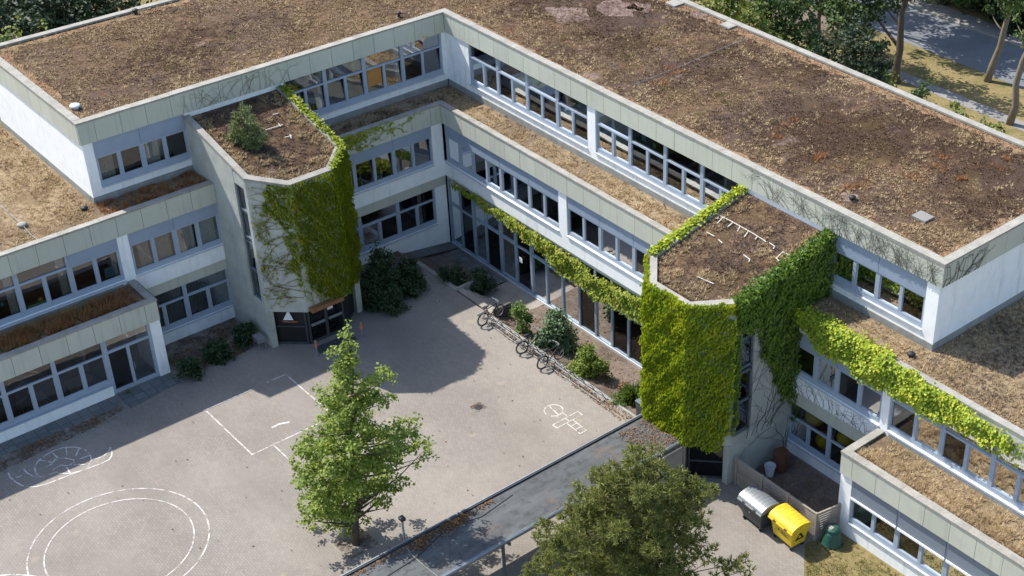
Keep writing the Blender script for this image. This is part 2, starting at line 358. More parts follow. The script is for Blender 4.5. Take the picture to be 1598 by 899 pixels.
# ------------------------------------------------------------------ mesh helpers
def tag(o, label=None, cat=None, group=None, kind=None):
    if label: o['label'] = label
    if cat: o['category'] = cat
    if group: o['group'] = group
    if kind: o['kind'] = kind
    return o
def empty(name, loc, label, cat, group=None, rz=0):
    o = bpy.data.objects.new(name, None); COL.objects.link(o)
    o.location = loc; o.rotation_euler = (0, 0, rz); o.empty_display_size = .3
    return tag(o, label, cat, group)
RI = lambda a, d, z: (d, a, z)      # right wing: a runs along +y, d out of the wall (+x)
LI = lambda a, d, z: (a, d, z)      # left wing: a runs along +x, d out of the wall (+y)
ID = lambda x, y, z: (x, y, z)
class MB:
    def __init__(s, xf=ID): s.v = []; s.f = []; s.xf = xf
    def add(s, pts, faces):
        k = len(s.v); s.v += [s.xf(*p) for p in pts]; s.f += [tuple(i+k for i in f) for f in faces]; return s
    def hexa(s, p):
        return s.add(p, [(0, 3, 2, 1), (4, 5, 6, 7), (0, 1, 5, 4), (1, 2, 6, 5), (2, 3, 7, 6), (3, 0, 4, 7)])
    def box(s, x0, x1, y0, y1, z0, z1):
        return s.hexa([(x0, y0, z0), (x1, y0, z0), (x1, y1, z0), (x0, y1, z0), (x0, y0, z1), (x1, y0, z1), (x1, y1, z1), (x0, y1, z1)])
    def quad(s, *p): return s.add(p, [tuple(range(len(p)))])
    def prism(s, poly, z0, z1):
        n = len(poly); p = [(x, y, z0) for x, y in poly] + [(x, y, z1) for x, y in poly]
        return s.add(p, [tuple(range(n))[::-1], tuple(range(n, 2*n))] + [(i, (i+1) % n, n+(i+1) % n, n+i) for i in range(n)])
    def tube(s, pts, r, n=6, r2=None):
        pts = [Vector(p) for p in pts]; k = len(pts); rings = []
        for i, p in enumerate(pts):
            t = (pts[min(i+1, k-1)] - pts[max(i-1, 0)])
            if t.length < 1e-7: t = Vector((0, 0, 1))
            t.normalize(); a = t.orthogonal().normalized() if i == 0 else (ra - t*ra.dot(t))
            if a.length < 1e-6: a = t.orthogonal()
            a.normalize(); ra = a; b = t.cross(a)
            rr = r if r2 is None else r + (r2-r)*i/max(1, k-1)
            rings.append([tuple(p + (a*math.cos(j*2*math.pi/n) + b*math.sin(j*2*math.pi/n))*rr) for j in range(n)])
        P = [q for g in rings for q in g]; F = []
        for i in range(k-1):
            for j in range(n): F.append((i*n+j, i*n+(j+1) % n, (i+1)*n+(j+1) % n, (i+1)*n+j))
        F += [tuple(range(n))[::-1], tuple(range((k-1)*n, k*n))]
        return s.add(P, F)
    def lathe(s, prof, cx=0, cy=0, n=20, sx=1, sy=1):
        P = []; F = []
        for r, z in prof:
            for j in range(n):
                t = j*2*math.pi/n; P.append((cx + r*sx*math.cos(t), cy + r*sy*math.sin(t), z))
        k = len(prof)
        for i in range(k-1):
            for j in range(n): F.append((i*n+j, i*n+(j+1) % n, (i+1)*n+(j+1) % n, (i+1)*n+j))
        F += [tuple(range(n))[::-1], tuple(range((k-1)*n, k*n))]
        return s.add(P, F)
    def torus(s, c, ax, R, r, n=28, m=6):
        c = Vector(c); ax = Vector(ax).normalized(); a = ax.orthogonal().normalized(); b = ax.cross(a); P = []; F = []
        for i in range(n):
            d = a*math.cos(i*2*math.pi/n) + b*math.sin(i*2*math.pi/n)
            for j in range(m):
                P.append(tuple(c + d*(R + r*math.cos(j*2*math.pi/m)) + ax*(r*math.sin(j*2*math.pi/m))))
        for i in range(n):
            for j in range(m): F.append((i*m+j, ((i+1) % n)*m+j, ((i+1) % n)*m+(j+1) % m, i*m+(j+1) % m))
        return s.add(P, F)
    def build(s, name, mat, parent=None, smooth=False, bevel=0.0):
        me = bpy.data.meshes.new(name); me.from_pydata([tuple(p) for p in s.v], [], s.f); me.materials.append(mat)
        bm = bmesh.new(); bm.from_mesh(me); bmesh.ops.recalc_face_normals(bm, faces=bm.faces)
        if bevel:
            bmesh.ops.bevel(bm, geom=[e for e in bm.edges if e.calc_face_angle(0) > .5], offset=bevel, segments=2, affect='EDGES', profile=.6)
        bm.to_mesh(me); bm.free()
        if smooth: me.polygons.foreach_set('use_smooth', [True]*len(me.polygons))
        o = bpy.data.objects.new(name, me); COL.objects.link(o)
        if parent: o.parent = parent
        return o
def npmesh(name, V, F, mat, parent=None):
    me = bpy.data.meshes.new(name); V = np.asarray(V, np.float32); F = np.asarray(F, np.int32)
    me.vertices.add(len(V)); me.vertices.foreach_set('co', V.ravel())
    k = F.shape[1]; me.loops.add(F.size); me.loops.foreach_set('vertex_index', F.ravel())
    me.polygons.add(len(F)); me.polygons.foreach_set('loop_start', np.arange(0, F.size, k, dtype=np.int32))
    me.update(calc_edges=True); me.validate(); me.materials.append(mat)
    o = bpy.data.objects.new(name, me); COL.objects.link(o)
    if parent: o.parent = parent
    return o
def copy_thing(o, loc=None, rz=None, label=None):
    r = o.copy(); COL.objects.link(r)
    if loc is not None: r.location = loc
    if rz is not None: r.rotation_euler = (0, 0, rz)
    if label: r['label'] = label
    for ch in o.children:
        c = ch.copy(); COL.objects.link(c); c.parent = r
        for g in ch.children:
            d = g.copy(); COL.objects.link(d); d.parent = c
    return r
def norm(a): return a/np.maximum(1e-9, np.linalg.norm(a, axis=-1, keepdims=True))
def leaf_mesh(pos, nrm, tipdir, size, fold=.25, width=.8):
    """folded diamond leaves: 4 points, two triangles each (one island per leaf)"""
    pos = np.asarray(pos, float); n = norm(np.asarray(nrm, float)); t = np.asarray(tipdir, float)
    t = norm(t - n*(t*n).sum(1, keepdims=True)); s = np.cross(n, t); sz = np.asarray(size, float).reshape(-1, 1)
    b = pos - t*sz*.5; tip = pos + t*sz*.5
    l = pos - t*sz*.06 + s*sz*width*.5 + n*sz*fold; r = pos - t*sz*.06 - s*sz*width*.5 + n*sz*fold
    V = np.stack([b, l, tip, r], 1).reshape(-1, 3); k = np.arange(len(pos))*4
    F = np.stack([np.stack([k, k+2, k+1], 1), np.stack([k, k+3, k+2], 1)], 1).reshape(-1, 3)
    return V, F
def rdir(n, up=0.0):
    d = norm(rng.normal(size=(n, 3))); d[:, 2] += up; return norm(d)
def inpoly(x, y, poly):
    c = np.zeros(len(x), bool); n = len(poly)
    for i in range(n):
        x1, y1 = poly[i]; x2, y2 = poly[(i+1) % n]
        if y1 == y2: continue
        c ^= ((y1 > y) != (y2 > y)) & (x < (x2-x1)*(y-y1)/(y2-y1) + x1)
    return c
def wob(x, y, s=1.0, seed=0.0):
    return (np.sin(x*2.1*s+seed)+np.sin(y*2.7*s+1.3+seed)+np.sin((x*1.3+y*1.9)*s*2+seed*2)+np.sin((x*3.1-y*2.3)*s*1.7+4+seed))/4
def tufts(pts, h, spread, blades=4, lean=.5):
    """grass tufts: thin triangles fanning out of each point (one island per blade group)"""
    pts = np.asarray(pts, float); n = len(pts); V = []; h = np.asarray(h).reshape(-1, 1)*np.ones((n, 1))
    for b in range(blades):
        a = rng.uniform(0, 2*np.pi, n); d = np.stack([np.cos(a), np.sin(a), np.zeros(n)], 1); s = np.stack([-np.sin(a), np.cos(a), np.zeros(n)], 1)
        hh = h*rng.uniform(.6, 1.1, (n, 1)); w_ = spread*.62*rng.uniform(.6, 1.4, (n, 1))
        base = pts + d*spread*rng.uniform(.1, 1.3, (n, 1))
        tip = base + d*hh*lean*rng.uniform(.4, 1.6, (n, 1)); tip[:, 2:] += hh*.8
        V.append(np.stack([base - s*w_*.5, base + s*w_*.5, tip], 1))
    V = np.stack(V, 1).reshape(-1, 3); F = np.arange(len(V)).reshape(-1, 3)
    return V, F

# ================================================================== THE SETTING
def struct(name, mb, mat): return tag(mb.build(name, mat), kind='structure')
HX0, HX1, HY0, HY1 = 1.0, 5.15, 1.0, 22.2         # sunken strip in front of the glass hall
g_ = MB()
for x0, x1, y0, y1 in ((-400, 400, -400, HY0), (-400, 400, HY1, 400), (-400, HX0, HY0, HY1), (HX1, 400, HY0, HY1)):
    g_.quad((x0, y0, 0), (x1, y0, 0), (x1, y1, 0), (x0, y1, 0))
struct('ground', g_, M['lawn'])
# courtyard paving
p_ = MB()
for poly in ([(5.15, 1.7), (60, 1.7), (60, 30.0), (5.15, 30.0)], [(1.7, 22.2), (5.15, 22.2), (5.15, 32.15), (1.7, 32.15)],
             [(5.15, 30.0), (60, 30.0), (60, 60), (20, 60), (7.4, 33.6), (5.6, 31.95), (5.15, 32.0)]):
    p_.quad(*[(x, y, .006) for x, y in poly])
struct('courtyard', p_, M['paving'])
# sunken bed, landing and stairs in front of the hall
def bed_z(x): return float(np.interp(x, [1.0, 1.7, 3.9, 5.15], [-.88, -.86, -.60, -.01]))
xs = [1.0, 1.7, 2.3, 2.9, 3.4, 3.9, 4.3, 4.7, 5.15]
b_ = MB()
for ya, yb in ((10.0, 22.2), (2.0, 6.95)):
    ny = int((yb-ya)/.5)
    for j in range(ny):
        for i in range(len(xs)-1):
            ua, ub = ya+(yb-ya)*j/ny, ya+(yb-ya)*(j+1)/ny
            q = [(xs[i], ua), (xs[i+1], ua), (xs[i+1], ub), (xs[i], ub)]
            b_.quad(*[(x, y, bed_z(x) + .05*float(wob(x*1.0, y, 1.0))*(1 if 1.7 < x < 5 else 0)) for x, y in q])
struct('planting_bed', b_, M['soil'])
b_ = MB().quad((1.0, 1.0, -.87), (5.3, 1.0, -.25), (5.3, 2.6, -.2), (1.0, 2.6, -.86)).quad((1.0, 2.6, -.84), (2.9, 2.6, -.70), (2.9, 6.95, -.72), (1.0, 6.95, -.84))
struct('corner_path', b_, M['slab'])
st = MB()
for i in range(4):
    x1 = 5.02 - .3*i; st.box(x1-.34, x1, 6.97, 9.98, -1.2, -.01 - .2*i)
st.box(1.0, 3.83, 6.97, 9.98, -1.2, -.81)
struct('entrance_steps', st, M['step'])
# side walls
ck = MB().box(4.9, 5.15, 3.4, 6.8, -1.0, .05).box(3.75, 5.15, 6.8, 6.96, -1.2, .05)
tag(ck.build('planter_wall', M['coping']), 'low concrete L-shaped edging wall round the shrubs left of the entrance steps', 'wall')
ck = MB().box(3.95, 5.0, 9.99, 10.13, -1.2, .30)
tag(ck.build('cheek_wall', M['shadeconcrete']), 'short concrete cheek wall, coloured dark for its shaded face, closing the right side of the entrance steps', 'wall')
kb = MB()
for i in range(11): kb.box(5.15, 5.27, 10.16+i*1.0, 10.16+i*1.0+.985, -.2, .05)
tag(kb.build('bed_kerb', M['socle']), 'concrete kerb stones between bicycle rack and planting bed', 'kerb')
# concrete slabs along the left ground floor, doormat paving
sb = MB().quad((22.15, 4.0, .012), (40, 4.0, .012), (40, 4.82, .012), (22.15, 4.82, .012)).quad((19.35, 4.0, .012), (22.1, 4.0, .012), (22.1, 5.4, .012), (19.35, 5.0, .012))
struct('slab_path', sb, M['slab'])
sd = MB().quad((22.2, 4.84, .010), (45, 4.84, .010), (45, 5.9, .010), (30, 6.0, .010), (24, 5.6, .010), (22.2, 5.2, .010))
sd.quad((14.9, 1.7, .010), (19.3, 1.7, .010), (19.3, 4.4, .010), (17, 5.0, .010), (14.9, 4.6, .010)).quad((5.2, 1.7, .010), (9.6, 1.7, .010), (9.7, 5.2, .010), (8.6, 6.1, .010), (5.2, 4.2, .010))
struct('litter_ground', sd, M['dirtpatch'])
sd = MB().quad((1.8, 27.25, .012), (5.0, 27.25, .012), (5.05, 32.0, .012), (1.8, 32.1, .012))
struct('compound_ground', sd, M['soil'])
# road and path behind the school
struct('road', MB().quad((-42.2, -80, .012), (-37.0, -80, .012), (-36.9, 80, .012), (-42.2, 80, .012)), M['asphalt'])
kb = MB().box(-42.45, -42.2, -80, 80, 0, .12); struct('road_kerb', kb, M['coping'])
struct('footpath', MB().quad((-44.2, -80, .012), (-42.46, -80, .012), (-42.46, 80, .012), (-44.2, 80, .012)).quad((-33.0, 3.5, .012), (-31.9, 3.5, .012), (-31.8, 40, .012), (-32.9, 40, .012)), M['path'])
struct('bare_patch', MB().quad((-37, -13, .008), (-33.2, -13, .008), (-33.4, -3.5, .008), (-36.0, -2.6, .008)), M['soil'])

# ================================================================== THE SCHOOL
Z3, FB3, Z2, FB2, Z1, FB1 = 11.64, 10.53, 7.69, 6.58, 4.17, 3.06
A, B, D2, D1, YL, YR, WD, VD = 33.03, 19.78, 1.88, 4.05, 19.36, 32.15, 10.7, 10.9
P3, P2, P1, PE = -.08, 1.80, 1.80, 3.95
T1A, T2A, TW = 9.65, 22.10, 5.12
school = empty('school_building', (0, 0, 0), 'three-storey flat-roofed white school with two wings round a paved courtyard', 'school')
# --- walls
wl = MB()
def bx(xf, *a): MB.box(tmp, *a)
def wall(xf, a0, a1, d0, d1, z0, z1):
    k = MB(xf).box(a0, a1, d0, d1, z0, z1); wl.add(k.v, k.f)
# storey 3
wall(RI, -.08, 1.92, P3-.3, P3, 7.82, 10.6)
for a0, a1 in ((11.55, 12.12), (21.85, 27.32), (32.28, 32.9)): wall(RI, a0, a1, P3-.3, P3, 8.2, 10.6)
wall(RI, 1.92, 32.9, P3-.3, P3, 7.82, 8.2); wall(RI, 0.2, 32.9, P3-.3, P3-.05, 10.5, 11.4)
wall(LI, -.08, .18, P3-.3, P3-.002, 7.82, 10.6)
for a0, a1 in ((9.5, 14.75), (19.22, 19.70)): wall(LI, a0, a1, P3-.3, P3, 8.2, 10.6)
wall(LI, .18, 19.70, P3-.3, P3, 7.82, 8.2); wall(LI, .25, 19.6, P3-.3, P3-.05, 10.5, 11.4)
wall(LI, -10.6, P3-.3, 32.6, 32.9, 7.82, 10.7)        # right end wall
wall(RI, -10.8, P3-.3, 19.4, 19.70, 7.82, 10.7)       # left end wall
wall(RI, -10.8, 32.6, -10.6, -10.3, 0, 11.4); wall(LI, -10.25, 19.4, -10.8, -10.5, 0, 11.4); wall(RI, 32.6, 60, -11.6, -11.3, 0, 7.3); wall(LI, 19.4, 60, -13.6, -13.3, 0, 7.3)
# storey 2
wall(RI, 1.80, 45, P2-.3, P2, 3.42, 4.30); wall(LI, 1.802, 45, P2-.3, P2-.002, 3.42, 4.30)
for a0, a1 in ((11.5, 12.12), (21.85, 27.25), (32.15, 32.55)): wall(RI, a0, a1, P2-.3, P2, 4.30, 6.7)
for a0, a1 in ((1.80, 2.48), (9.5, 14.72), (19.22, 19.74)): wall(LI, a0, a1, P2-.3, P2-.002, 4.30, 6.7)
wall(RI, 2.0, 45, P2-.3, P2-.06, 6.55, 7.4); wall(LI, 2.0, 45, P2-.3, P2-.062, 6.55, 7.4)
# storey 1
for a0, a1 in ((1.80, 2.52), (9.5, 14.73)): wall(LI, a0, a1, P1-.3, P1-.06, -1.0, 3.42)
wall(LI, 2.52, 9.5, P1-.3, P1-.06, -1.0, .68); wall(LI, 14.73, 19.36, P1-.3, P1-.06, -.5, .72)
wall(RI, 27.15, 32.2, P1-.3, P1-.06, -.3, .62); wall(RI, 31.9, 32.2, P1-.3, P1-.06, .62, 3.42)
wall(LI, 19.36, 19.86, 1.8, PE, 0, 3.1)                # pier at the bay, left
wall(LI, 22.12, 45, PE-.3, PE, 0, .62)
wall(RI, 32.15, 32.75, 1.8, PE, 0, 3.1); wall(RI, 32.75, 45, PE-.3, PE, 0, .76)
wl.build('wall', M['plaster'], school)
# --- concrete socles and lintel panels
sc = MB()
def soc(xf, *a):
    k = MB(xf).box(*a); sc.add(k.v, k.f)
soc(RI, .0, 32.93, P3-.3, P3+.05, 7.45, 7.82); soc(LI, .0, 19.72, P3-.3, P3+.05, 7.45, 7.82)
soc(LI, -10.6, P3-.32, 32.6, 32.93, 7.45, 7.82); soc(RI, -10.8, P3-.32, 19.4, 19.73, 7.45, 7.82)
soc(LI, 19.9, 45, P2, P2+.05, 3.9, 4.12); soc(RI, 32.7, 45, P2, P2+.05, 3.9, 4.12)
sc.build('socle', M['socle'], school)
ln_ = MB()
for k in (MB(LI).box(1.82, 9.6, P1-.3, P1-.05, 2.86, 3.419), MB(LI).box(14.73, 19.36, P1-.3, P1-.05, 2.86, 3.419), MB(RI).box(27.15, 32.15, P1-.3, P1-.05, 2.72, 3.419),
          MB(RI).box(1.86, 22.1, P1-.3, P1-.05, 3.25, 3.419)): k.build('lintel_panel', M['fascia'], school)
# --- fascias with panel joints, copings
def fascia(xf, a0, a1, d, z0, z1, step=1.225, off=0.0):
    mb = MB(xf); cuts = [a0]
    t = a0 + off + step*(.5 if off == 0 else 0)
    while t < a1-.2:
        if t > a0+.2: cuts.append(t)
        t += step
    cuts.append(a1)
    for u, v in zip(cuts[:-1], cuts[1:]): mb.box(u+.009, v-.009, d-.09, d+random.uniform(-.004, .004), z0, z1)
    mb.build('fascia', M['fascia'], school)
    MB(xf).box(a0+.02, a1-.02, d-.2, d-.03, z0+.02, z1).build('fascia_joint', M['dark'], school)
def coping(xf, a0, a1, din, dout, z, step=1.25):
    mb = MB(xf); t = a0
    while t < a1-1e-3:
        u = min(t+step*random.choice((1, 1, 1.5)), a1); mb.box(t+.003, u-.003, din, dout, z-.09+random.uniform(-.004, .004), z+random.uniform(-.005, .005)); t = u
    mb.build('coping', M['coping'], school)
fascia(RI, 0, A, 0, FB3, Z3-.09); fascia(LI, 0, B, 0, FB3, Z3-.09)
fascia(LI, -WD, -.1, A, FB3, Z3-.09); fascia(RI, -VD, -.1, B, FB3, Z3-.09)
coping(RI, .03, A+.03, -.36, .03, Z3); coping(LI, -.36, B+.03, -.36, .03, Z3)
coping(LI, -WD+.34, -.36, A-.36, A+.03, Z3); coping(RI, -VD+.34, -.36, B-.36, B+.03, Z3)
coping(RI, -VD, A+.03, -WD-.03, -WD+.34, Z3); coping(LI, -WD+.34, B+.03, -VD-.03, -VD+.34, Z3)
fascia(RI, D2, 48, D2, FB2, Z2-.09); fascia(LI, D2, 48, D2, FB2, Z2-.09)
coping(RI, D2+.03, 48, D2-.30, D2+.03, Z2); coping(LI, D2-.30, 48, D2-.30, D2+.03, Z2)
fascia(LI, YL, 48, D1, FB1, Z1-.09); fascia(RI, YR, 48, D1, FB1, Z1-.09)
fascia(RI, 1.8, D1-.1, YL+.1, FB1, Z1-.09); fascia(LI, 1.8, D1-.1, YR+.1, FB1, Z1-.09)
coping(LI, YL-.02, 48, D1-.33, D1+.03, Z1); coping(RI, YR-.02, 48, D1-.33, D1+.03, Z1)
coping(RI, 1.81, D1-.33, YL-.02, YL+.33, Z1); coping(LI, 1.81, D1-.33, YR-.02, YR+.33, Z1)
# --- roofs
r_ = MB()
r_.quad((-WD+.3, -VD+.3, 11.50), (-.3, -VD+.3, 11.50), (-.3, A-.3, 11.50), (-WD+.3, A-.3, 11.50)).quad((-.3, -VD+.3, 11.50), (B-.3, -VD+.3, 11.50), (B-.3, -.3, 11.50), (-.3, -.3, 11.50))
r_.build('upper_roof', M['roof'], school)
def margin(p, q, w, seed):
    p = Vector(p); q = Vector(q); L = (q-p).length; t = (q-p)/L; n = Vector((-t.y, t.x)); k = int(L/.3); mb = MB(); pts = []
    for i in range(k+1):
        a_ = p+t*(L*i/k); ww = w*(1+.55*float(wob(i*.5, seed, 1.0, seed)) + .3*random.uniform(-1, 1)); pts.append(((a_.x, a_.y, 11.508), ((a_+n*ww).x, (a_+n*ww).y, 11.508)))
    for (a0, b0), (a1, b1) in zip(pts[:-1], pts[1:]): mb.quad(a0, a1, b1, b0)
    mb.build('roof_margin', M['margin'], school)
margin((-WD+.34, A-.4), (-WD+.34, -VD+.9), .55, 1.0); margin((-WD+.9, -VD+.34), (B-.4, -VD+.34), .45, 2.0)
margin((-.36, .1), (-.36, A-.9), .30, 3.0); margin((B-.4, -.36), (-.2, -.36), .28, 4.0); margin((B-.36, -VD+.5), (B-.36, -.7), .4, 5.0); margin((-.5, A-.36), (-WD+1.0, A-.36), .4, 6.0)
for u, v, rx, ry in ((885, 22, 1.2, .55), (965, 12, 1.3, .6), (1000, 12, .7, .4), (1325, 308, .4, .35), (1090, 22, .5, .3)):
    p = G(u, v, 11.5); n = 26; mb = MB()
    mb.quad(*[(p.x+(rx*math.sin(t)*.8)*(1+.25*math.sin(3*t+u)+.15*math.sin(7*t)), p.y+rx*math.cos(t)*(1+.2*math.sin(4*t+v)+.12*math.sin(9*t)), 11.510) for t in [i*2*math.pi/n for i in range(n)]])
    mb.build('gravel_patch', M['gravel'], school)
MB().box(-WD+.2, -.25, -VD+.2, A-.25, 11.2, 11.45).box(-.25, B-.25, -VD+.2, -.25, 11.2, 11.45).build('roof_slab', M['inwall'], school)
r_ = MB()
r_.quad((-.2, -.2, 7.5), (1.7, -.2, 7.5), (1.7, 32.8, 7.5), (-.2, 32.8, 7.5)).quad((-12, 32.8, 7.5), (1.7, 32.8, 7.5), (1.7, 60, 7.5), (-12, 60, 7.5))
r_.quad((1.7, -.2, 7.5), (19.6, -.2, 7.5), (19.6, 1.7, 7.5), (1.7, 1.7, 7.5)).quad((19.6, -14, 7.5), (50, -14, 7.5), (50, 1.7, 7.5), (19.6, 1.7, 7.5))
r_.build('lower_roof', M['straw'], school)
MB().quad((YL+.2, 1.8, 4.02), (48, 1.8, 4.02), (48, D1-.2, 4.02), (YL+.2, D1-.2, 4.02)).build('bay_roof', M['straw'], school)
r_ = MB().quad((1.8, YR+.2, 4.02), (D1-.2, YR+.2, 4.02), (D1-.2, 48, 4.02), (1.8, 48, 4.02))
r_.build('bay_roof', M['straw'], school)
MB().box(YL+.15, 48, 1.5, D1-.15, 3.3, 3.95).box(1.5, D1-.15, YR+.15, 48, 3.3, 3.95).build('bay_slab', M['inwall'], school)
# --- interior shell seen through the panes
i_ = MB()
for zf, px_, py_ in ((7.42, -.3, -.3), (3.40, 1.55, 1.55)):
    i_.box(-10.2, px_, -10.4, 58, zf-.3, zf); i_.box(px_, 50, -10.4, py_, zf-.3, zf)
i_.box(-10.2, 1.5, 22.2, 58, -.2, .02); i_.box(1.5, 3.7, 32.3, 48, -.2, .02)
i_.box(1.6, 50, -10.4, 1.5, -.2, .02); i_.box(19.5, 48, 1.5, 3.7, -.2, .02)
i_.build('floor_slab', M['infloor'], school)
MB().box(-10.2, 1.6, -10.4, 22.2, -1.05, -.82).build('hall_floor', M['inhall'], school)
i_ = MB().box(-5.4, -5.2, -5.2, 32.5, -.9, 11.2).box(-5.4, 19.3, -5.4, -5.2, -.9, 11.2).box(-5.4, -5.2, 32.5, 58, -.2, 7.1).box(19.3, 50, -5.4, -5.2, -.2, 7.1)
for y in (9.4, 20.5): i_.box(-5.2, -.5, y, y+.15, 7.4, 11.2)
for y in (9.6, 21.9, 32.3): i_.box(-5.2, 1.4, y, y+.15, 3.4, 7.2)
for y in (22.0, 32.0, 40.2): i_.box(-5.2, 1.4, y, y+.15, -.8, 3.1)
for x in (9.6, 14.5, 22.2, 29.5): i_.box(x, x+.15, -5.2, 1.4, -.2, 7.2)
i_.build('inner_wall', M['inwall'], school)

# --- windows
def curtain_mb(xf, a0, a1, d, z0, z1, pitch=.11):
    mb = MB(xf); n = max(4, int((a1-a0)/pitch*2)); pr_ = None
    for i in range(n+1):
        a = a0+(a1-a0)*i/n; dd = d + (.035 if i % 2 else -.035)
        if pr_: mb.quad((pr_[0], pr_[1], z0), (a, dd, z0), (a, dd, z1), (pr_[0], pr_[1], z1))
        pr_ = (a, dd)
    return mb
def window(xf, pl, a0, a1, z0, z1, zt, closed=False, sill=True, curtain=None, tilt=False, name='window', frame='frame', full=False, glass='glass', sillmat='sill', pics=None):
    d1, d0 = pl-.05, pl-.15
    f = MB(xf); e = .10; zb = z0+.26 if not full else z0+.1
    f.box(a0+.002, a0+e, d0, d1, z0, z1); f.box(a1-e, a1-.002, d0, d1, z0, z1)
    f.box(a0+e, a1-e, d0, d1, z0, zb)
    f.box(a0+e, a1-e, d0, d1+.004, zt, zt+.09); f.box(a0+e, a1-e, d0, d1, z1-.07, z1)
    c = (a0+a1)/2; f.box(c-.075, c+.075, d0, d1, zb, zt)
    # casement rebates
    for u, v in ((a0+e, c-.075), (c+.075, a1-e)):
        if not tilt:
            f.box(u, u+.03, d0+.02, d1-.025, zb, zt); f.box(v-.03, v, d0+.02, d1-.025, zb, zt)
            f.box(u+.03, v-.03, d0+.02, d1-.025, zb, zb+.03); f.box(u+.03, v-.03, d0+.02, d1-.025, zt-.03, zt)
    w_ = f.build(name, M[frame], school)
    g = MB(xf); dg = d0+.03
    for u, v in ((a0+e+.02, c-.06), (c+.06, a1-e-.02)):
        dt = .16 if tilt and random.random() < .75 else random.uniform(-.004, .004)
        g.quad((u, dg, zb), (v, dg+random.uniform(-.004, .004), zb), (v, dg-dt, zt), (u, dg-dt, zt))
    if not closed: g.quad((a0+e, dg, zt+.08), (a1-e, dg+random.uniform(-.005, .005), zt+.08), (a1-e, dg+random.uniform(-.005, .005), z1-.05), (a0+e, dg, z1-.05))
    g.build('pane', M[glass], w_)
    if closed:
        MB(xf).box(a0+.012, a1-.012, d0, d1+.025, zt+.05, z1+.005).build('blind_box', M['blind'], w_)
    if sill:
        MB(xf).box(a0+.003, a1-.003, pl-.04, pl+.07, z0-.035, z0+.012).build('window_sill', M[sillmat], w_)
    for (u, v, z0p, z1p, mt) in (pics or ()):
        zz = lambda t: zb + t*(z1-.08-zb); q = MB(xf); ua, ub = a0+u*(a1-a0), a0+v*(a1-a0)
        q.box(ua, ub, d0-.02, d0-.005, zz(z0p), zz(z1p)); q.build('window_picture', M[mt], w_)
    if curtain:
        for (u, v, mt) in curtain: curtain_mb(xf, a0+u*(a1-a0), a0+v*(a1-a0), d0-.15, zb-.2, (zt if closed else z1)-.05).build('curtain', M[mt], w_)
    return w_
def bays(edges): return list(zip(edges[:-1], edges[1:]))
for i, (a, b) in enumerate(bays([1.92, 4.32, 6.74, 9.15, 11.55])+bays([12.12, 14.56, 17.0, 19.44, 21.85])):
    window(RI, P3, a, b, 8.2, 10.56, 9.70, curtain=[(.80, .93, 'curtain')] if i in (1, 6) else None, pics={4: [(.12, .3, .70, .95, 'orangepaper')], 5: [(.3, .42, .78, .92, 'tealpaper'), (.62, .7, .74, .86, 'greenpaper')], 3: [(.6, .72, .76, .9, 'greenpaper')], 2: [(.15, .25, .1, .25, 'tealpaper')]}.get(i))
for a, b in bays([27.32, 29.8, 32.28]): window(RI, P3, a, b, 8.2, 10.56, 9.64, closed=True)
for i, (a, b) in enumerate(bays([.18, 2.62, 4.92, 7.2, 9.5])):
    window(LI, P3, a, b, 8.2, 10.56, 9.70, tilt=True, curtain=[(.03, .16, 'curtain')] if i in (1, 3) else None, pics={2: [(.55, .66, .74, .9, 'tealpaper'), (.74, .84, .72, .88, 'tealpaper'), (.2, .3, .76, .9, 'greenpaper')], 1: [(.55, .92, .12, .96, 'orangepaper')], 3: [(.62, .7, .2, .5, 'curtain')]}.get(i))
for a, b in bays([14.75, 17.0, 19.22]): window(LI, P3, a, b, 8.2, 10.56, 9.64, closed=True, curtain=[(.6, .95, 'curtain')])
for a, b in bays([1.98, 4.36, 6.72, 9.1, 11.5])+bays([12.12, 14.54, 16.98, 19.4, 21.85]): window(RI, P2, a, b, 4.27, 6.6, 5.80, closed=True)
for a, b in bays([27.25, 29.7, 32.15]): window(RI, P2, a, b, 4.27, 6.6, 5.72, closed=True)
for i, (a, b) in enumerate(bays([32.55, 35.18, 37.6, 40.0, 42.4])): window(RI, P2, a, b, 4.27, 6.6, 5.78, closed=(i == 0))
for a, b in bays([2.48, 4.84, 7.2, 9.5]): window(LI, P2, a, b, 4.27, 6.6, 5.86, closed=True, tilt=True)
for a, b in bays([14.72, 17.0, 19.22]): window(LI, P2, a, b, 4.27, 6.6, 5.86, closed=True, curtain=[(.08, .45, 'curtain'), (.55, .8, 'curtain')])
for i, (a, b) in enumerate(bays([19.74, 22.08, 24.44, 26.8, 29.2])): window(LI, P2, a, b, 4.27, 6.6, 5.86, closed=(i == 0), curtain=[(.04, .2, 'curtain')] if i else [(.05, .15, 'curtain')], pics={1: [(.5, .9, .02, .07, 'greenpaper'), (.6, .68, .1, .18, 'orangepaper')], 2: [(.55, .62, .35, .43, 'curtain'), (.7, .78, .42, .5, 'orangepaper'), (.3, .36, .3, .4, 'tealpaper')], 0: [(.15, .35, .05, .3, 'tealpaper')]}.get(i))
for i, (a, b) in enumerate(bays([2.52, 4.86, 7.2, 9.5])): window(LI, P1-.06, a, b, .66, 2.88, 2.12, curtain=[(.3, .42, 'curtain')] if i == 0 else None)
for i, (a, b) in enumerate(bays([14.73, 17.03, 19.34])): window(LI, P1-.06, a, b, .70, 2.88, 2.12, curtain=[(.03, .97, 'netting')])
for a, b in bays([27.15, 29.5, 31.9]): window(RI, P1-.06, a, b, .60, 2.74, 1.86)
for a, b in bays([22.12, 24.44, 26.72, 29.0, 31.3]): window(LI, PE, a, b, .62, 3.08, 2.22, sill=True, sillmat='frame')
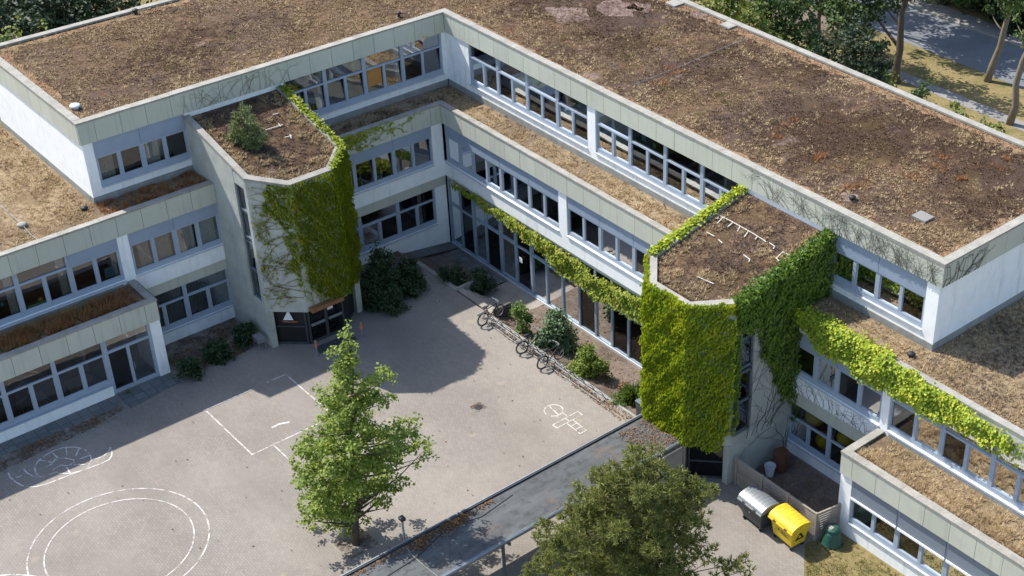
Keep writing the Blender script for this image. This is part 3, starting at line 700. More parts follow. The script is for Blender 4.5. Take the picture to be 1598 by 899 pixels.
# ground floor bay on the right with roller shutters half down
for a, b in bays([32.75, 35.18, 37.6, 40.0, 42.4]):
    w_ = window(RI, PE, a, b, .76, 3.08, 2.06, closed=False)
    MB(RI).box(a+.06, b-.06, PE-.10, PE+.0, 2.12, 3.06).build('roller_shutter', M['shutter'], w_)
    MB(RI).box(a+.04, b-.04, PE-.02, PE+.05, 2.03, 2.12).build('shutter_bar', M['white'], w_)
# glazed door in the left bay
f = MB(LI); d0, d1 = PE-.15, PE-.05
for a, b in ((19.86, 20.0), (20.98, 21.12), (21.98, 22.12)): f.box(a, b, d0, d1, 0.03, 2.24 if a == 20.98 else 3.08)
f.box(20.0, 21.98, d0, d1+.004, 2.24, 2.36); f.box(20.0, 21.98, d0, d1, 3.0, 3.08)
for a, b in ((20.0, 20.98), (21.12, 21.98)): f.box(a, b, d0, d1-.004, .03, .22)
dw = f.build('glass_door', M['frame'], school)
g = MB(LI)
for a, b, z0, z1 in ((20.0, 20.98, .2, 2.26), (21.12, 21.98, .2, 2.26), (20.0, 21.98, 2.34, 3.02)): g.quad((a, d0+.03, z0), (b, d0+.03, z0), (b, d0+.03, z1), (a, d0+.03, z1))
g.build('pane', M['glass'], dw)
MB(LI).tube([(20.92, d1+.05, .95), (20.92, d1+.05, 1.35)], .018).build('handle', M['steel'], dw)
# --- glazed hall front
hall = [1.80, 2.86, 4.0, 5.12, 6.36, 7.7, 9.0, 10.22, 11.5, 12.84, 14.1, 15.34, 16.56, 17.8, 19.0, 20.2, 21.4, 22.1]
H0, H1, HT = -.72, 3.27, 1.66
f = MB(RI)
f.box(1.80, 22.1, 1.58, 1.80, -.9, H0)
hs = f.build('hall_base', M['sill'], school)
for i, (a, b) in enumerate(bays(hall)):
    dr = i in (4, 5); f = MB(RI); e = .065 if not dr else .10
    f.box(a, a+e, 1.62, 1.74, H0, H1); f.box(b-e, b-.002, 1.62, 1.74, H0, H1); f.box(a+e, b-e, 1.62, 1.735, HT, HT+.10); f.box(a+e, b-e, 1.62, 1.735, H0, H0+(.07 if not dr else .16)); f.box(a+e, b-e, 1.62, 1.735, H1-.08, H1)
    w_ = f.build('entrance_door' if dr else 'hall_window', M['frame_dark'], school)
    g = MB(RI); g.quad((a+e, 1.66, H0+.05), (b-e, 1.66, H0+.05), (b-e, 1.66+random.uniform(-.01, .01), HT+.02), (a+e, 1.66, HT+.02)).quad((a+e, 1.66, HT+.08), (b-e, 1.66, HT+.08), (b-e, 1.66, H1-.05), (a+e, 1.66+random.uniform(-.01, .01), H1-.05))
    g.build('pane', M['hallglass'], w_)
    if dr:
        s_ = b-.16 if i == 4 else a+.16
        MB(RI).tube([(s_, 1.80, .2), (s_, 1.80, .55)], .02).build('handle', M['steel'], w_)
    if i == 5: MB(RI).box(a+.3, a+.55, 1.745, 1.755, .85, 1.15).build('notice', M['white'], w_)

# --- stair towers
def offs(pts, d):
    out = []
    n = len(pts)
    for i in range(n):
        p = Vector(pts[i]); ns = []
        if i > 0: t = (Vector(pts[i])-Vector(pts[i-1])).normalized(); ns.append(Vector((-t.y, t.x)))
        if i < n-1: t = (Vector(pts[i+1])-Vector(pts[i])).normalized(); ns.append(Vector((-t.y, t.x)))
        nn = sum(ns, Vector((0, 0))).normalized(); k = nn.dot(ns[0])
        out.append(tuple(p + nn*(d/max(.3, k))))
    return out
def troof(d): return 10.40 - .215*max(d, 0)
TOUT = [(0.0, -.06), (.08, 5.35), (1.45, 6.6), (3.66, 6.6), (5.1, 5.25), (5.12, -.06)]
def strip(xf, pts, o_out, o_in, zlo, zhi, mb=None):
    a = offs(pts, o_out); b = offs(pts, o_in); mb = mb or MB(xf)
    for i in range(len(pts)-1):
        q = [b[i], b[i+1], a[i+1], a[i]]
        mb.hexa([(x, y, zlo(x, y)) for x, y in q] + [(x, y, zhi(x, y)) for x, y in q])
    return mb
def tower(xf, a0):
    o_ = lambda a, d, z: xf(a+a0, d, z)
    top = lambda x, y: troof(y) - .06
    mb = MB(o_)
    LZ = 2.06
    strip(o_, TOUT[0:2], 0, -.22, lambda x, y: -.9, top, mb)
    strip(o_, TOUT[1:5], 0, -.22, lambda x, y: LZ, top, mb)
    # side with the tall slit: wall, corner post, band above, band below
    x1 = 5.12
    mb.hexa([(x1-.22, -.06, -.9), (x1, -.06, -.9), (x1, 4.15, -.9), (x1-.22, 4.15, -.9), (x1-.22, -.06, top(0, -.06)), (x1, -.06, top(0, -.06)), (x1, 4.15, top(0, 4.15)), (x1-.22, 4.15, top(0, 4.15))])
    mb.hexa([(x1-.22, 5.02, -.9), (x1-.01, 5.02, -.9), (x1-.02, 5.24, -.9), (x1-.22, 5.24, -.9), (x1-.22, 5.02, top(0, 5.02)), (x1-.01, 5.02, top(0, 5.02)), (x1-.02, 5.24, top(0, 5.24)), (x1-.22, 5.24, top(0, 5.24))])
    mb.box(x1-.2, x1-.012, 4.15, 5.02, 8.62, 9.2); mb.box(x1-.2, x1-.012, 4.15, 5.02, -.9, 2.45)
    # ground floor: corner piers, soffit
    mb.box(4.80, 5.09, 5.10, 5.40, -.3, LZ); mb.box(.06, .36, 5.15, 5.45, -.3, LZ)
    mb.prism(offs(TOUT, -.215), LZ+.02, LZ+.2)
    tw = mb.build('stair_tower', M['tower'], school)
    r = offs(TOUT, -.2); rm = MB(o_)
    rm.quad(*[(x, y, troof(y)-.14) for x, y in r]); rm.build('tower_roof', M['roof'], tw)
    strip(o_, TOUT, .04, -.27, lambda x, y: troof(y)-.13, lambda x, y: troof(y)).build('coping', M['coping'], tw)
    s = MB(o_); s.box(x1-.16, x1-.14, 4.15, 5.02, 2.45, 8.62); s.build('slit_window', M['glass'], tw)
    s = MB(o_)
    for z in (2.45, 4.0, 5.5, 5.75, 7.2, 8.5): s.box(x1-.14, x1-.08, 4.15, 5.02, z, z+.12)
    s.box(x1-.14, x1-.08, 4.15, 4.22, 2.45, 8.62); s.box(x1-.14, x1-.08, 4.95, 5.02, 2.45, 8.62)
    s.build('slit_frame', M['greysteel'], tw)
    # dark glazed ground floor infill
    inf = offs(TOUT[1:5], -.34); s = MB(o_)
    for p, q in zip(inf[:-1], inf[1:]):
        s.quad((p[0], p[1], -.3), (q[0], q[1], -.3), (q[0], q[1], LZ+.03), (p[0], p[1], LZ+.03))
    s.build('entrance_infill', M['dark'], tw)
    return tw, o_
tw1, o1 = tower(LI, T1A)
tw2, o2 = tower(RI, T2A)
def on_face(p, q, s, out, z):
    t = Vector((q[0]-p[0], q[1]-p[1])).normalized(); n = Vector((-t.y, t.x))
    return (p[0]+t.x*s+n.x*out, p[1]+t.y*s+n.y*out, z)
def face_box(mb, p, q, s0, s1, o0, o1_, z0, z1):
    c = [on_face(p, q, s0, o0, 0), on_face(p, q, s1, o0, 0), on_face(p, q, s1, o1_, 0), on_face(p, q, s0, o1_, 0)]
    mb.hexa([(x, y, z0) for x, y, _ in c] + [(x, y, z1) for x, y, _ in c])
inf = offs(TOUT, -.34)
# tower beside the left wing: panelled door with a boat sign, glazed double door
pA, pB, pC = inf[4], inf[3], inf[2]
d_ = MB(o1)
for s0, s1, z0, z1 in ((.06, .14, 0, 2.05), (1.62, 1.72, 0, 2.05), (.14, 1.62, .0, .12), (.14, 1.62, 1.0, 1.07)): face_box(d_, pB, pA, s0, s1, .0, .06, z0, z1)
da = d_.build('entrance_door', M['anthracite'], tw1); da['label'] = 'black panelled door with a sailing boat sign'
b_ = MB(o1); c0 = on_face(pB, pA, .72, .07, 0)
f0 = lambda s, z: on_face(pB, pA, s, .075, z)
b_.quad(f0(.66, 1.42), f0(1.16, 1.42), f0(.86, 1.98)); b_.build('boat_sail', M['white'], da)
b_ = MB(o1); b_.quad(f0(.40, 1.38), f0(1.30, 1.38), f0(1.14, 1.26), f0(.56, 1.26)); b_.build('boat_hull', M['red'], da)
d_ = MB(o1); Lf = (Vector(pB)-Vector(pC)).length
for s0, s1, z0, z1 in ((.0, .08, 0, 2.05), (Lf-.08, Lf, 0, 2.05), (Lf/2-.07, Lf/2+.07, 0, 2.05), (.08, Lf/2-.07, 0, .14), (Lf/2+.07, Lf-.08, 0, .14)): face_box(d_, pC, pB, s0, s1, .0, .06, z0, z1)
db = d_.build('entrance_door', M['anthracite'], tw1); db['label'] = 'dark glazed double door with pale push bars'
b_ = MB(o1); face_box(b_, pC, pB, .12, Lf/2-.1, .065, .12, 1.0, 1.14); face_box(b_, pC, pB, Lf/2+.1, Lf-.12, .065, .12, 1.0, 1.14); b_.build('push_bar', M['steel'], db)
b_ = MB(o1); face_box(b_, pC, pB, .55, .85, .02, .03, 1.5, 1.95); b_.build('poster', M['bucket'], db)
b_ = MB(o1); face_box(b_, pC, pB, .15, Lf/2-.1, .012, .018, .16, 1.98); face_box(b_, pC, pB, Lf/2+.1, Lf-.15, .012, .018, .16, 1.98); b_.build('pane', M['hallglass'], db)
b_ = MB(o1); face_box(b_, TOUT[2], TOUT[3], .35, 2.1, .01, .32, 2.1, 2.3); b_.build('door_ledge', M['ledge'], tw1)
# tower beside the right wing: dark glazing with rails
for (p, q) in ((inf[3], inf[4]), (inf[2], inf[3])):
    L_ = (Vector(q)-Vector(p)).length; d_ = MB(o2)
    for s0, s1, z0, z1 in ((0.02, .10, 0, 2.05), (L_-.1, L_-.02, 0, 2.05), (.1, L_-.1, .0, .12), (.1, L_-.1, .88, .97), (.1, L_-.1, 1.98, 2.05)): face_box(d_, p, q, s0, s1, 0, .06, z0, z1)
    dg = d_.build('entrance_door', M['anthracite'], tw2)
    b_ = MB(o2); face_box(b_, p, q, .1, L_-.1, .012, .02, .12, 1.98); b_.build('pane', M['hallglass'], dg)

# ================================================================== PLANTS
def veg(name, mat, V, F, label=None, cat=None, group=None, kind=None, parent=None):
    return tag(npmesh(name, V, F, M[mat], parent), label, cat, group, kind)
def cat_(parts):
    V = []; F = []; k = 0
    for v, f in parts: V.append(v); F.append(f+k); k += len(v)
    return np.concatenate(V), np.concatenate(F)
# --- dry planting on the flat roofs
def roof_pts(rects, per_m2, thresh=-.2, scale=.9, seed=0.0, z=11.5):
    out = []
    for x0, x1, y0, y1 in rects:
        n = int((x1-x0)*(y1-y0)*per_m2); x = rng.uniform(x0, x1, n); y = rng.uniform(y0, y1, n)
        k = (wob(x, y, scale, seed) + .6*wob(x, y, scale*3.1, seed+2) + rng.normal(0, .25, n)) > thresh
        out.append(np.stack([x[k], y[k], np.full(k.sum(), z)], 1))
    return np.concatenate(out)
UP = [(-WD+.35, -.38, -VD+.35, A-.38), (-.38, B-.38, -VD+.35, -.38)]
a_ = tufts(roof_pts(UP, 70, -.35, .5, 0), .07, .055, 5, .9)
veg('roof_sedum', 'tuftbrown', *a_, label='brown dried sedum carpet all over the upper flat roof', cat='roof plants', kind='stuff')
a_ = tufts(np.concatenate([roof_pts(UP, 24, .42, .4, 3.3), roof_pts([(-1.5, -.38, 0, A-.4), (.0, B-.4, -1.3, -.38), (-2.5, -.4, 27, A-.4)], 40, .05, .9, 1.0), roof_pts([(-10.3, -9.4, -8, A-.5), (0, B-.4, -10.5, -9.8), (18.4, B-.4, -10.4, -.4), (-10, -.4, A-1.3, A-.4)], 26, .0, .9, 5.0)]), .10, .055, 7, .8)
veg('roof_grass', 'tuft', *a_, label='straw coloured dry grass in patches and along the edges of the upper roof', cat='roof plants', kind='stuff')
def clustered(cents, n, rad, z):
    P = []
    for cx, cy in cents:
        k = int(n*random.uniform(.5, 1.3)); r = rad*random.uniform(.5, 1.2)
        P.append(np.stack([cx+rng.normal(0, r, k), cy+rng.normal(0, r, k), np.full(k, z)], 1))
    return np.concatenate(P)
rc = [tuple(G(u, v, 11.5))[:2] for u, v in ((1046, 108), (1052, 116), (1068, 112), (1280, 245), (1310, 265), (1275, 250), (1470, 245), (1465, 265), (1570, 250), (1560, 262), (1325, 295), (1430, 280), (1240, 190), (1225, 200), (1340, 290), (1500, 280), (1030, 130), (1210, 215))]
a_ = tufts(clustered(rc, 17, .22, 11.5), .24, .04, 5, .5)
veg('rusty_weeds', 'rust', *a_, label='rust red dried weeds scattered over the upper roof of the right wing', cat='weeds', kind='stuff')
rc = [tuple(G(u, v, 11.5))[:2] for u, v in ((980, 88), (1122, 150), (1180, 180), (1205, 190), (1130, 160), (1060, 145), (1035, 140), (270, 108), (665, 60), (360, 60), (880, 60), (1090, 180), (1160, 200))]
a_ = tufts(clustered(rc, 13, .24, 11.5), .22, .035, 4, .4)
veg('green_weeds', 'weed', *a_, label='small yellowish green weeds dotted over the upper roof', cat='weeds', kind='stuff')
LOWR = [(-.0, 1.55, 0.0, 32.7)]
a_ = tufts(np.concatenate([roof_pts([(.45, 1.5, .3, 32.7)], 95, -.2, 1.2, 2.0, 7.5), roof_pts([(-11, 1.5, 33.0, 48)], 40, .0, .6, 2.0, 7.5), roof_pts([(.2, 1.5, 32.7, 46)], 60, -.2, .9, 4.0, 7.5)]), .13, .045, 8, .7)
veg('terrace_grass', 'tuft', *a_, label='straw dry grass on the right wing terrace and lower right roof', cat='roof plants', kind='stuff')
a_ = tufts(np.concatenate([roof_pts([(-11, 1.2, 33.1, 48)], 60, -.1, .6, 6.0, 7.5), roof_pts([(.0, .5, .2, 32.7)], 30, .1, 1.2, 2.0, 7.5)]), .09, .05, 6, .9)
veg('terrace_sedum', 'tuftgrey', *a_, label='dark brown sedum on the lower roof beyond the right end wall', cat='roof plants', kind='stuff')
a_ = tufts(np.concatenate([roof_pts([(20.0, 34, -12, 1.5)], 42, .0, .6, 1.0, 7.5), roof_pts([(20.0, 34, -.2, 1.5)], 60, -.2, .9, 1.0, 7.5)]), .12, .05, 8, .7)
veg('low_roof_grass', 'tuft', *a_, label='straw dry grass on the lower roof left of the left end wall', cat='roof plants', kind='stuff')
a_ = tufts(roof_pts([(19.9, 21.6, -12, .5)], 70, -.2, .8, 1.0, 7.5), .10, .05, 3, .9)
veg('low_roof_sedum', 'litter', *a_, label='reddish brown sedum strip at the foot of the sunlit left end wall', cat='roof plants', kind='stuff')
a_ = tufts(np.concatenate([roof_pts([(14.8, 19.8, .0, 1.5)], 90, -.3, 1.2, 2.0, 7.5)]), .26, .05, 5, .5)
veg('ledge_weeds', 'rust', *a_, label='rusty brown weeds on the shaded ledge under the upper left corner windows', cat='weeds', kind='stuff')
a_ = tufts(np.concatenate([roof_pts([(.3, 9.5, .3, 1.5)], 70, .0, 1.2, 2.0, 7.5)]), .18, .05, 4, .7)
veg('ledge_grass', 'tuftbrown', *a_, label='brown dry grass on the shaded terrace left of the inner corner', cat='roof plants', kind='stuff')
a_ = cat_([tufts(roof_pts([(19.9, 32, 2.3, 3.55)], 120, -.3, 1.4, 2.0, 4.02), .42, .05, 5, .5)])
veg('planter_weeds', 'rust', *a_, label='orange brown weeds filling the planter roof of the left ground floor bay', cat='weeds', kind='stuff')
a_ = tufts(roof_pts([(20.4, 32, 2.2, 3.6)], 70, .0, 1.1, 7.0, 4.02), .36, .05, 5, .6)
veg('planter_greens', 'weed', *a_, label='green weeds among the brown ones in the left bay planter', cat='weeds', kind='stuff')
a_ = tufts(np.concatenate([roof_pts([(2.75, 3.65, 32.6, 44)], 190, -.35, 1.3, 2.0, 4.02), roof_pts([(2.0, 2.75, 32.6, 44)], 40, .1, 1.3, 2.0, 4.02)]), .20, .045, 9, .8)
veg('bay_grass', 'tuft', *a_, label='straw yellow dry grass on the roof of the right ground floor bay', cat='roof plants', kind='stuff')
for o_, lb1, lb2 in ((o1, 'brown dried sedum on the sloping roof of the left stair tower', 'straw dry grass along the roof edge of the left stair tower'), (o2, 'dark dried sedum on the sloping roof of the right stair tower', 'straw dry grass along the roof edge of the right stair tower')):
    n = 2600; a = rng.uniform(.3, 4.8, n); d = rng.uniform(.1, 6.2, n)
    ins = inpoly(a, d, offs(TOUT, -.33)); a, d = a[ins], d[ins]; e_ = np.minimum(np.minimum(a-.2, 4.9-a), 6.3-d)
    k = wob(a, d, 1.1, 1.0) + rng.normal(0, .3, len(a)) > -.1
    P = np.array([o_(x, y, troof(y)-.14) for x, y in zip(a[k], d[k])]); v, f = tufts(P, .09, .05, 6, .9)
    veg('roof_sedum', 'tuftgrey', v, f, lb1, 'roof plants', kind='stuff')
    k = (e_ < .75 + .5*wob(a, d, 1.6, 3.0)) & (rng.random(len(a)) < .85) | ((wob(a, d, .9, 8.0) > .42))
    P = np.array([o_(x, y, troof(y)-.14) for x, y in zip(a[k], d[k])]); v, f = tufts(P, .14, .05, 8, .7)
    veg('roof_grass', 'tuft', v, f, lb2, 'roof plants', kind='stuff')

# --- climbing plants
def face_pts(xf, p, q, poly, dens, out0=.02, out1=.16, wobble=.25, seed=0.0, holes=None, zcap=None, tilt=.9):
    """scatter points over the upright face p->q (plan points) inside polygon poly given in (metres along, height)"""
    t = Vector((q[0]-p[0], q[1]-p[1])).normalized(); n = Vector((-t.y, t.x))
    if abs(t.y) < 1e-6 and t.x < 0: n = -n
    s0 = min(a for a, b in poly); s1 = max(a for a, b in poly); z0 = min(b for a, b in poly); z1 = max(b for a, b in poly)
    k = int((s1-s0)*(z1-z0)*dens); s = rng.uniform(s0, s1, k); z = rng.uniform(z0, z1, k)
    ins = inpoly(s + wobble*wob(s, z, 1.6, seed) + rng.normal(0, .05, k), z + wobble*wob(z, s, 1.6, seed+3) + rng.normal(0, .05, k), poly)
    if holes is not None: ins &= wob(s, z, 1.25, seed+7) < holes
    s, z = s[ins], z[ins]; o = rng.uniform(out0, out1, len(s)) + .15*wob(s, z, 1.1, seed) + .05*wob(s, z, 2.9, seed+1); o = np.maximum(o, .015)
    px_ = p[0]+t.x*s+n.x*o; py_ = p[1]+t.y*s+n.y*o
    if zcap is not None:
        kk = z < np.array([zcap(b) for b in py_]); px_, py_, z = px_[kk], py_[kk], z[kk]
    P = np.array([xf(a, b, c) for a, b, c in zip(px_, py_, z)]).reshape(-1, 3)
    n0 = np.array(xf(n.x, n.y, 0)); return P, np.tile(n0, (len(P), 1)) + np.array([0, 0, tilt])
def ivy_leaves(P, Nn, size=.15, up=.9, jit=.42):
    k = len(P); nr = norm(Nn + rng.normal(0, jit, (k, 3)))
    tip = norm(np.tile([0, 0, -1.0], (k, 1)) + .5*Nn*np.array([1, 1, 0]) + rng.normal(0, .35, (k, 3)))
    return leaf_mesh(P, nr, tip, size*rng.uniform(.5, 1.4, k), .18, .95)
LO1 = lambda a, d, z: LI(a+T1A, d, z)
LO2 = lambda a, d, z: RI(a+T2A, d, z)
def stems(xf, p, q, starts, length, ds, mat_stem, parent, rad=.012, bias=(0, 0), leafy=0, seed=1, zc=None, lim=None, branch=.12):
    rnd = random.Random(seed); mb = MB(); leaves = []
    t = Vector((q[0]-p[0], q[1]-p[1])).normalized(); n = Vector((-t.y, t.x))
    if abs(t.y) < 1e-6 and t.x < 0: n = -n
    W3 = lambda s, z, o=.02: xf(p[0]+t.x*s+n.x*o, p[1]+t.y*s+n.y*o, z)
    stack = [(s, z, ang, length, rad) for s, z, ang in starts]
    while stack:
        s, z, ang, L, r = stack.pop(); pts = [W3(s, z)]; k = int(L/ds)
        for i in range(k):
            ang += rnd.gauss(0, .2); s += ds*math.cos(ang) + bias[0]*ds; z += ds*math.sin(ang) + bias[1]*ds
            if lim and not (lim[0] < s < lim[1] and lim[2] < z < lim[3]): break
            pts.append(W3(s, z, .02+rnd.random()*.02))
            if leafy and rnd.random() < leafy: leaves.append(W3(s+rnd.gauss(0, .05), z+rnd.gauss(0, .05), .05+rnd.random()*.06))
            if rnd.random() < branch and L > .5: stack.append((s, z, ang+rnd.choice((-1, 1))*rnd.uniform(.5, 1.1), L*.5, r*.75))
        if len(pts) > 2: mb.tube(pts, r, 4, r*.45)
    mb.build('stem', M[mat_stem], parent, smooth=True)
    nn = np.array(xf(n.x, n.y, 0), float)
    return np.array(leaves).reshape(-1, 3), nn
TO = TOUT
seglen = lambda i: (Vector(TO[i+1])-Vector(TO[i])).length
capT = lambda d: troof(d) - .02

# left tower
iv = empty('ivy', LI(T1A+2.2, 6.7, 0), 'dense yellow green ivy covering the front of the left stair tower above its entrance', 'ivy')
inv = Matrix.Translation(-Vector(iv.location))
def rel(o): o.location = -Vector(iv.location); return o
P = []
P.append(face_pts(LO1, TO[2], TO[3], [(-.1, 2.2), (1.0, 2.35), (1.7, 3.0), (2.05, 3.7), (2.2, 6.0), (2.3, 9.1), (-.1, 9.1)], 560, .03, .24, .18, 1.0, .9, capT, .55))
P.append(face_pts(LO1, TO[1], TO[2], [(-.15, 2.6), (.5, 2.1), (1.0, 2.1), (1.95, 2.2), (1.95, 9.4), (-.15, 9.4)], 540, .03, .26, .15, 2.0, None, capT, .55))
P.append(face_pts(LO1, TO[3], TO[4], [(-.1, 3.2), (.3, 4.2), (.45, 6.3), (.9, 7.2), (1.5, 7.6), (1.5, 8.3), (.6, 8.9), (-.1, 9.0)], 380, .03, .14, .35, 3.0, .42, capT, .5))
P.append(face_pts(LO1, TO[0], TO[1], [(3.0, 5.5), (5.5, 3.0), (5.5, 9.4), (2.5, 10.0), (0.3, 10.4), (.3, 9.5)], 120, .03, .2, .2, 4.0, .6, capT))
k = 900; s = rng.uniform(.1, 5.4, k); cp = np.array([LO1(-.03+rng.normal(.06, .11) + .017*q, q, troof(q)+rng.uniform(.0, .12)) for q in s]); P.append((cp, np.tile([0, 0, 1.0], (k, 1))))
k = 260; s = rng.uniform(-.05, 1.8, k); tt = (Vector(TO[2])-Vector(TO[1])).normalized(); cp = np.array([LO1(TO[1][0]+tt.x*q+rng.normal(0, .09), TO[1][1]+tt.y*q+rng.normal(.05, .09), troof(TO[1][1]+tt.y*q)+rng.uniform(0, .1)) for q in s]); P.append((cp, np.tile([0, 0, 1.0], (k, 1))))
rl, nn = stems(LO1, TO[3], TO[4], [(0.05, z, random.uniform(-.5, .5)) for z in np.linspace(2.9, 8.7, 17)], 2.1, .07, 'vinered', iv, .013, (.25, -.03), .22, 5, lim=(-.1, 1.93, 2.2, 8.9), branch=.10)
iv.children[-1].location = -Vector(iv.location)
P.append((rl, np.tile(nn+np.array([0, 0, .5]), (len(rl), 1))))
rl, nn = stems(LO1, TO[2], TO[3], [(s_, 2.9+.2*i % .8, -1.7) for i, s_ in enumerate(np.linspace(.7, 2.1, 7))], .9, .06, 'vinered', iv, .012, (0, -.1), .6, 8, lim=(0, 2.2, 2.1, 5))
iv.children[-1].location = -Vector(iv.location)
P.append((rl, np.tile(nn+np.array([0, 0, .5]), (len(rl), 1))))
v, f = ivy_leaves(np.concatenate([a for a, b in P]), np.concatenate([b for a, b in P]), .122)
rel(veg('leaves', 'ivy_olive', v, f, parent=iv))
# fascia strip between left tower and inner corner
iv = empty('ivy', (7.5, D2, FB2), 'thin trailing olive ivy on the shaded panel strip between left tower and inner corner', 'ivy')
P = [face_pts(LI, (9.7, D2), (4.0, D2), [(0, 7.75), (0, 6.5), (1.2, 6.55), (2.6, 7.0), (4.4, 7.35), (5.0, 7.6), (3.0, 7.72)], 120, .02, .15, .25, 2.0, .45)]
rl, nn = stems(LI, (9.7, D2), (2.2, D2), [(.1, z, random.uniform(-.2, .3)) for z in np.linspace(6.65, 7.5, 8)], 5.2, .09, 'vinered', iv, .011, (.2, .01), .45, 15, lim=(-.1, 7.2, 6.58, 7.66), branch=.10)
iv.children[-1].location = -Vector(iv.location); P.append((rl, np.tile(nn+np.array([0, 0, .5]), (len(rl), 1))))
v, f = ivy_leaves(np.concatenate([a for a, b in P]), np.concatenate([b for a, b in P]), .12)
rel(veg('leaves', 'ivy_olive', v, f, parent=iv))
# right tower
iv = empty('ivy', RI(T2A+2.5, 6.7, 0), 'thick bright yellow green ivy wrapping the right stair tower', 'ivy')
P = [face_pts(LO2, TO[2], TO[3], [(-.3, 2.1), (2.4, 2.05), (2.4, 9.3), (-.3, 9.3)], 600, .04, .28, .12, 1.0, None, lambda d: 9.12, 1.0)]
P.append(face_pts(LO2, TO[3], TO[4], [(-.1, 2.2), (.7, 2.05), (.9, 1.7), (1.35, 1.7), (1.7, 2.4), (1.9, 3.5), (2.02, 5), (2.0, 9.3), (-.1, 9.3)], 560, .04, .26, .14, 2.0, .86, lambda d: troof(d)+.08, .15))
P.append(face_pts(LO2, TO[1], TO[2], [(-.2, 1.5), (1.95, 1.9), (1.95, 9.4), (-.2, 9.4)], 200, .04, .28, .15, 3.0, None, lambda d: troof(d)+.08))
P.append(face_pts(LO2, TO[0], TO[1], [(0, 9.0), (3, 8.0), (5.5, 2.0), (5.5, 9.4), (.0, 10.6)], 160, .04, .25, .15, 4.0, None, lambda d: troof(d)+.08))
k = 1500; s = rng.uniform(-.1, 5.4, k); cp = np.array([LO2(-.02+rng.normal(.04, .13)+.017*q, q, troof(q)+rng.uniform(.0, .16)) for q in s]); P.append((cp, np.tile([0, 0, 1.0], (k, 1))))
v, f = ivy_leaves(np.concatenate([a for a, b in P]), np.concatenate([b for a, b in P]), .122)
rel(veg('leaves', 'ivy_bright', v, f, parent=iv))
P = [face_pts(LO2, TO[4], TO[5], [(1.35, 10.0), (1.3, 6.3), (1.9, 5.2), (2.5, 4.0), (3.4, 2.6), (3.7, .9), (4.0, 2.8), (4.6, 3.6), (5.4, 4.2), (5.4, 10.6), (3, 10.2)], 340, .04, .42, .25, 5.0, None, lambda d: troof(d)+.1, .45)]
P.append(face_pts(LO2, TO[4], TO[5], [(-.15, 8.0), (.5, 7.7), (1.5, 7.4), (1.6, 9.9), (-.15, 9.5)], 420, .04, .34, .2, 5.0, None, lambda d: troof(d)+.1, .4))
P.append(face_pts(LO2, TO[4], TO[5], [(-.12, 2.6), (.16, 3.2), (.22, 8.5), (-.12, 8.6)], 420, .02, .2, .08, 9.0, .6, None, .4))
k = 1500; s = rng.uniform(-.1, 5.35, k); cp = np.array([LO2(5.12+rng.normal(0, .17), q, troof(q)+rng.uniform(-.05, .22)) for q in s]); P.append((cp, np.tile([.0, .5, .8], (k, 1))))
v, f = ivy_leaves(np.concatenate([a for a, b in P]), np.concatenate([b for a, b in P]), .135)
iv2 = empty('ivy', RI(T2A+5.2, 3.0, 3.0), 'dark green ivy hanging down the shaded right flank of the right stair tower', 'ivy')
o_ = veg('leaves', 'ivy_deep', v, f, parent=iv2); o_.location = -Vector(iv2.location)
rl, nn = stems(LO2, TO[4], TO[5], [(3.2+.1*i, -.2, 1.5+.1*i) for i in range(3)] + [(.9+.3*i, 2.0, 1.4) for i in range(6)], 5.0, .12, 'vine', iv2, .011, (0, .12), 0, 6, lim=(.3, 5, -.3, 9), branch=.06)
iv2.children[-1].location = -Vector(iv2.location)
# garland over the hall glazing
iv = empty('ivy', (1.85, 12, 2.2), 'long ivy garland drooping over the top of the glazed entrance hall', 'ivy')
P = [face_pts(RI, (22.2, 1.82), (2.2, 1.82), [(0, 3.85), (0, 1.9), (3, 2.0), (5.2, 2.1), (7.6, 1.75), (8.8, 2.05), (10.4, 1.95), (11.4, 2.35), (13.2, 2.7), (15, 2.95), (17, 3.05), (19.4, 3.2), (19.6, 3.42), (14, 3.42), (10, 3.34), (8, 3.1), (6, 3.15), (4.2, 3.5), (2, 3.75)], 440, .04, .34, .10, 2.0)]
v, f = ivy_leaves(np.concatenate([a for a, b in P]), np.concatenate([b for a, b in P]), .12)
rel(veg('leaves', 'ivy_autumn', v, f, parent=iv))
# sprig left of the right tower
iv = empty('ivy', (D2, 21.2, 6.7), 'wispy ivy sprig reaching left from the right tower onto the pale panel strip', 'ivy')
P = [face_pts(RI, (22.2, D2), (18.5, D2), [(0, 7.7), (0, 6.2), (.9, 6.35), (1.4, 7.0), (.9, 7.7)], 150, .03, .25, .2, 2.0)]
rl, nn = stems(RI, (22.2, D2), (18.5, D2), [(.3, z, random.uniform(-.2, .4)) for z in np.linspace(6.6, 7.3, 7)], 2.6, .08, 'vinered', iv, .011, (.2, 0), .8, 25, lim=(-.1, 2.9, 6.5, 7.7), branch=.12)
iv.children[-1].location = -Vector(iv.location); P.append((rl, np.tile(nn+np.array([0, 0, .5]), (len(rl), 1))))
v, f = ivy_leaves(np.concatenate([a for a, b in P]), np.concatenate([b for a, b in P]), .14)
rel(veg('leaves', 'ivy_bright', v, f, parent=iv))
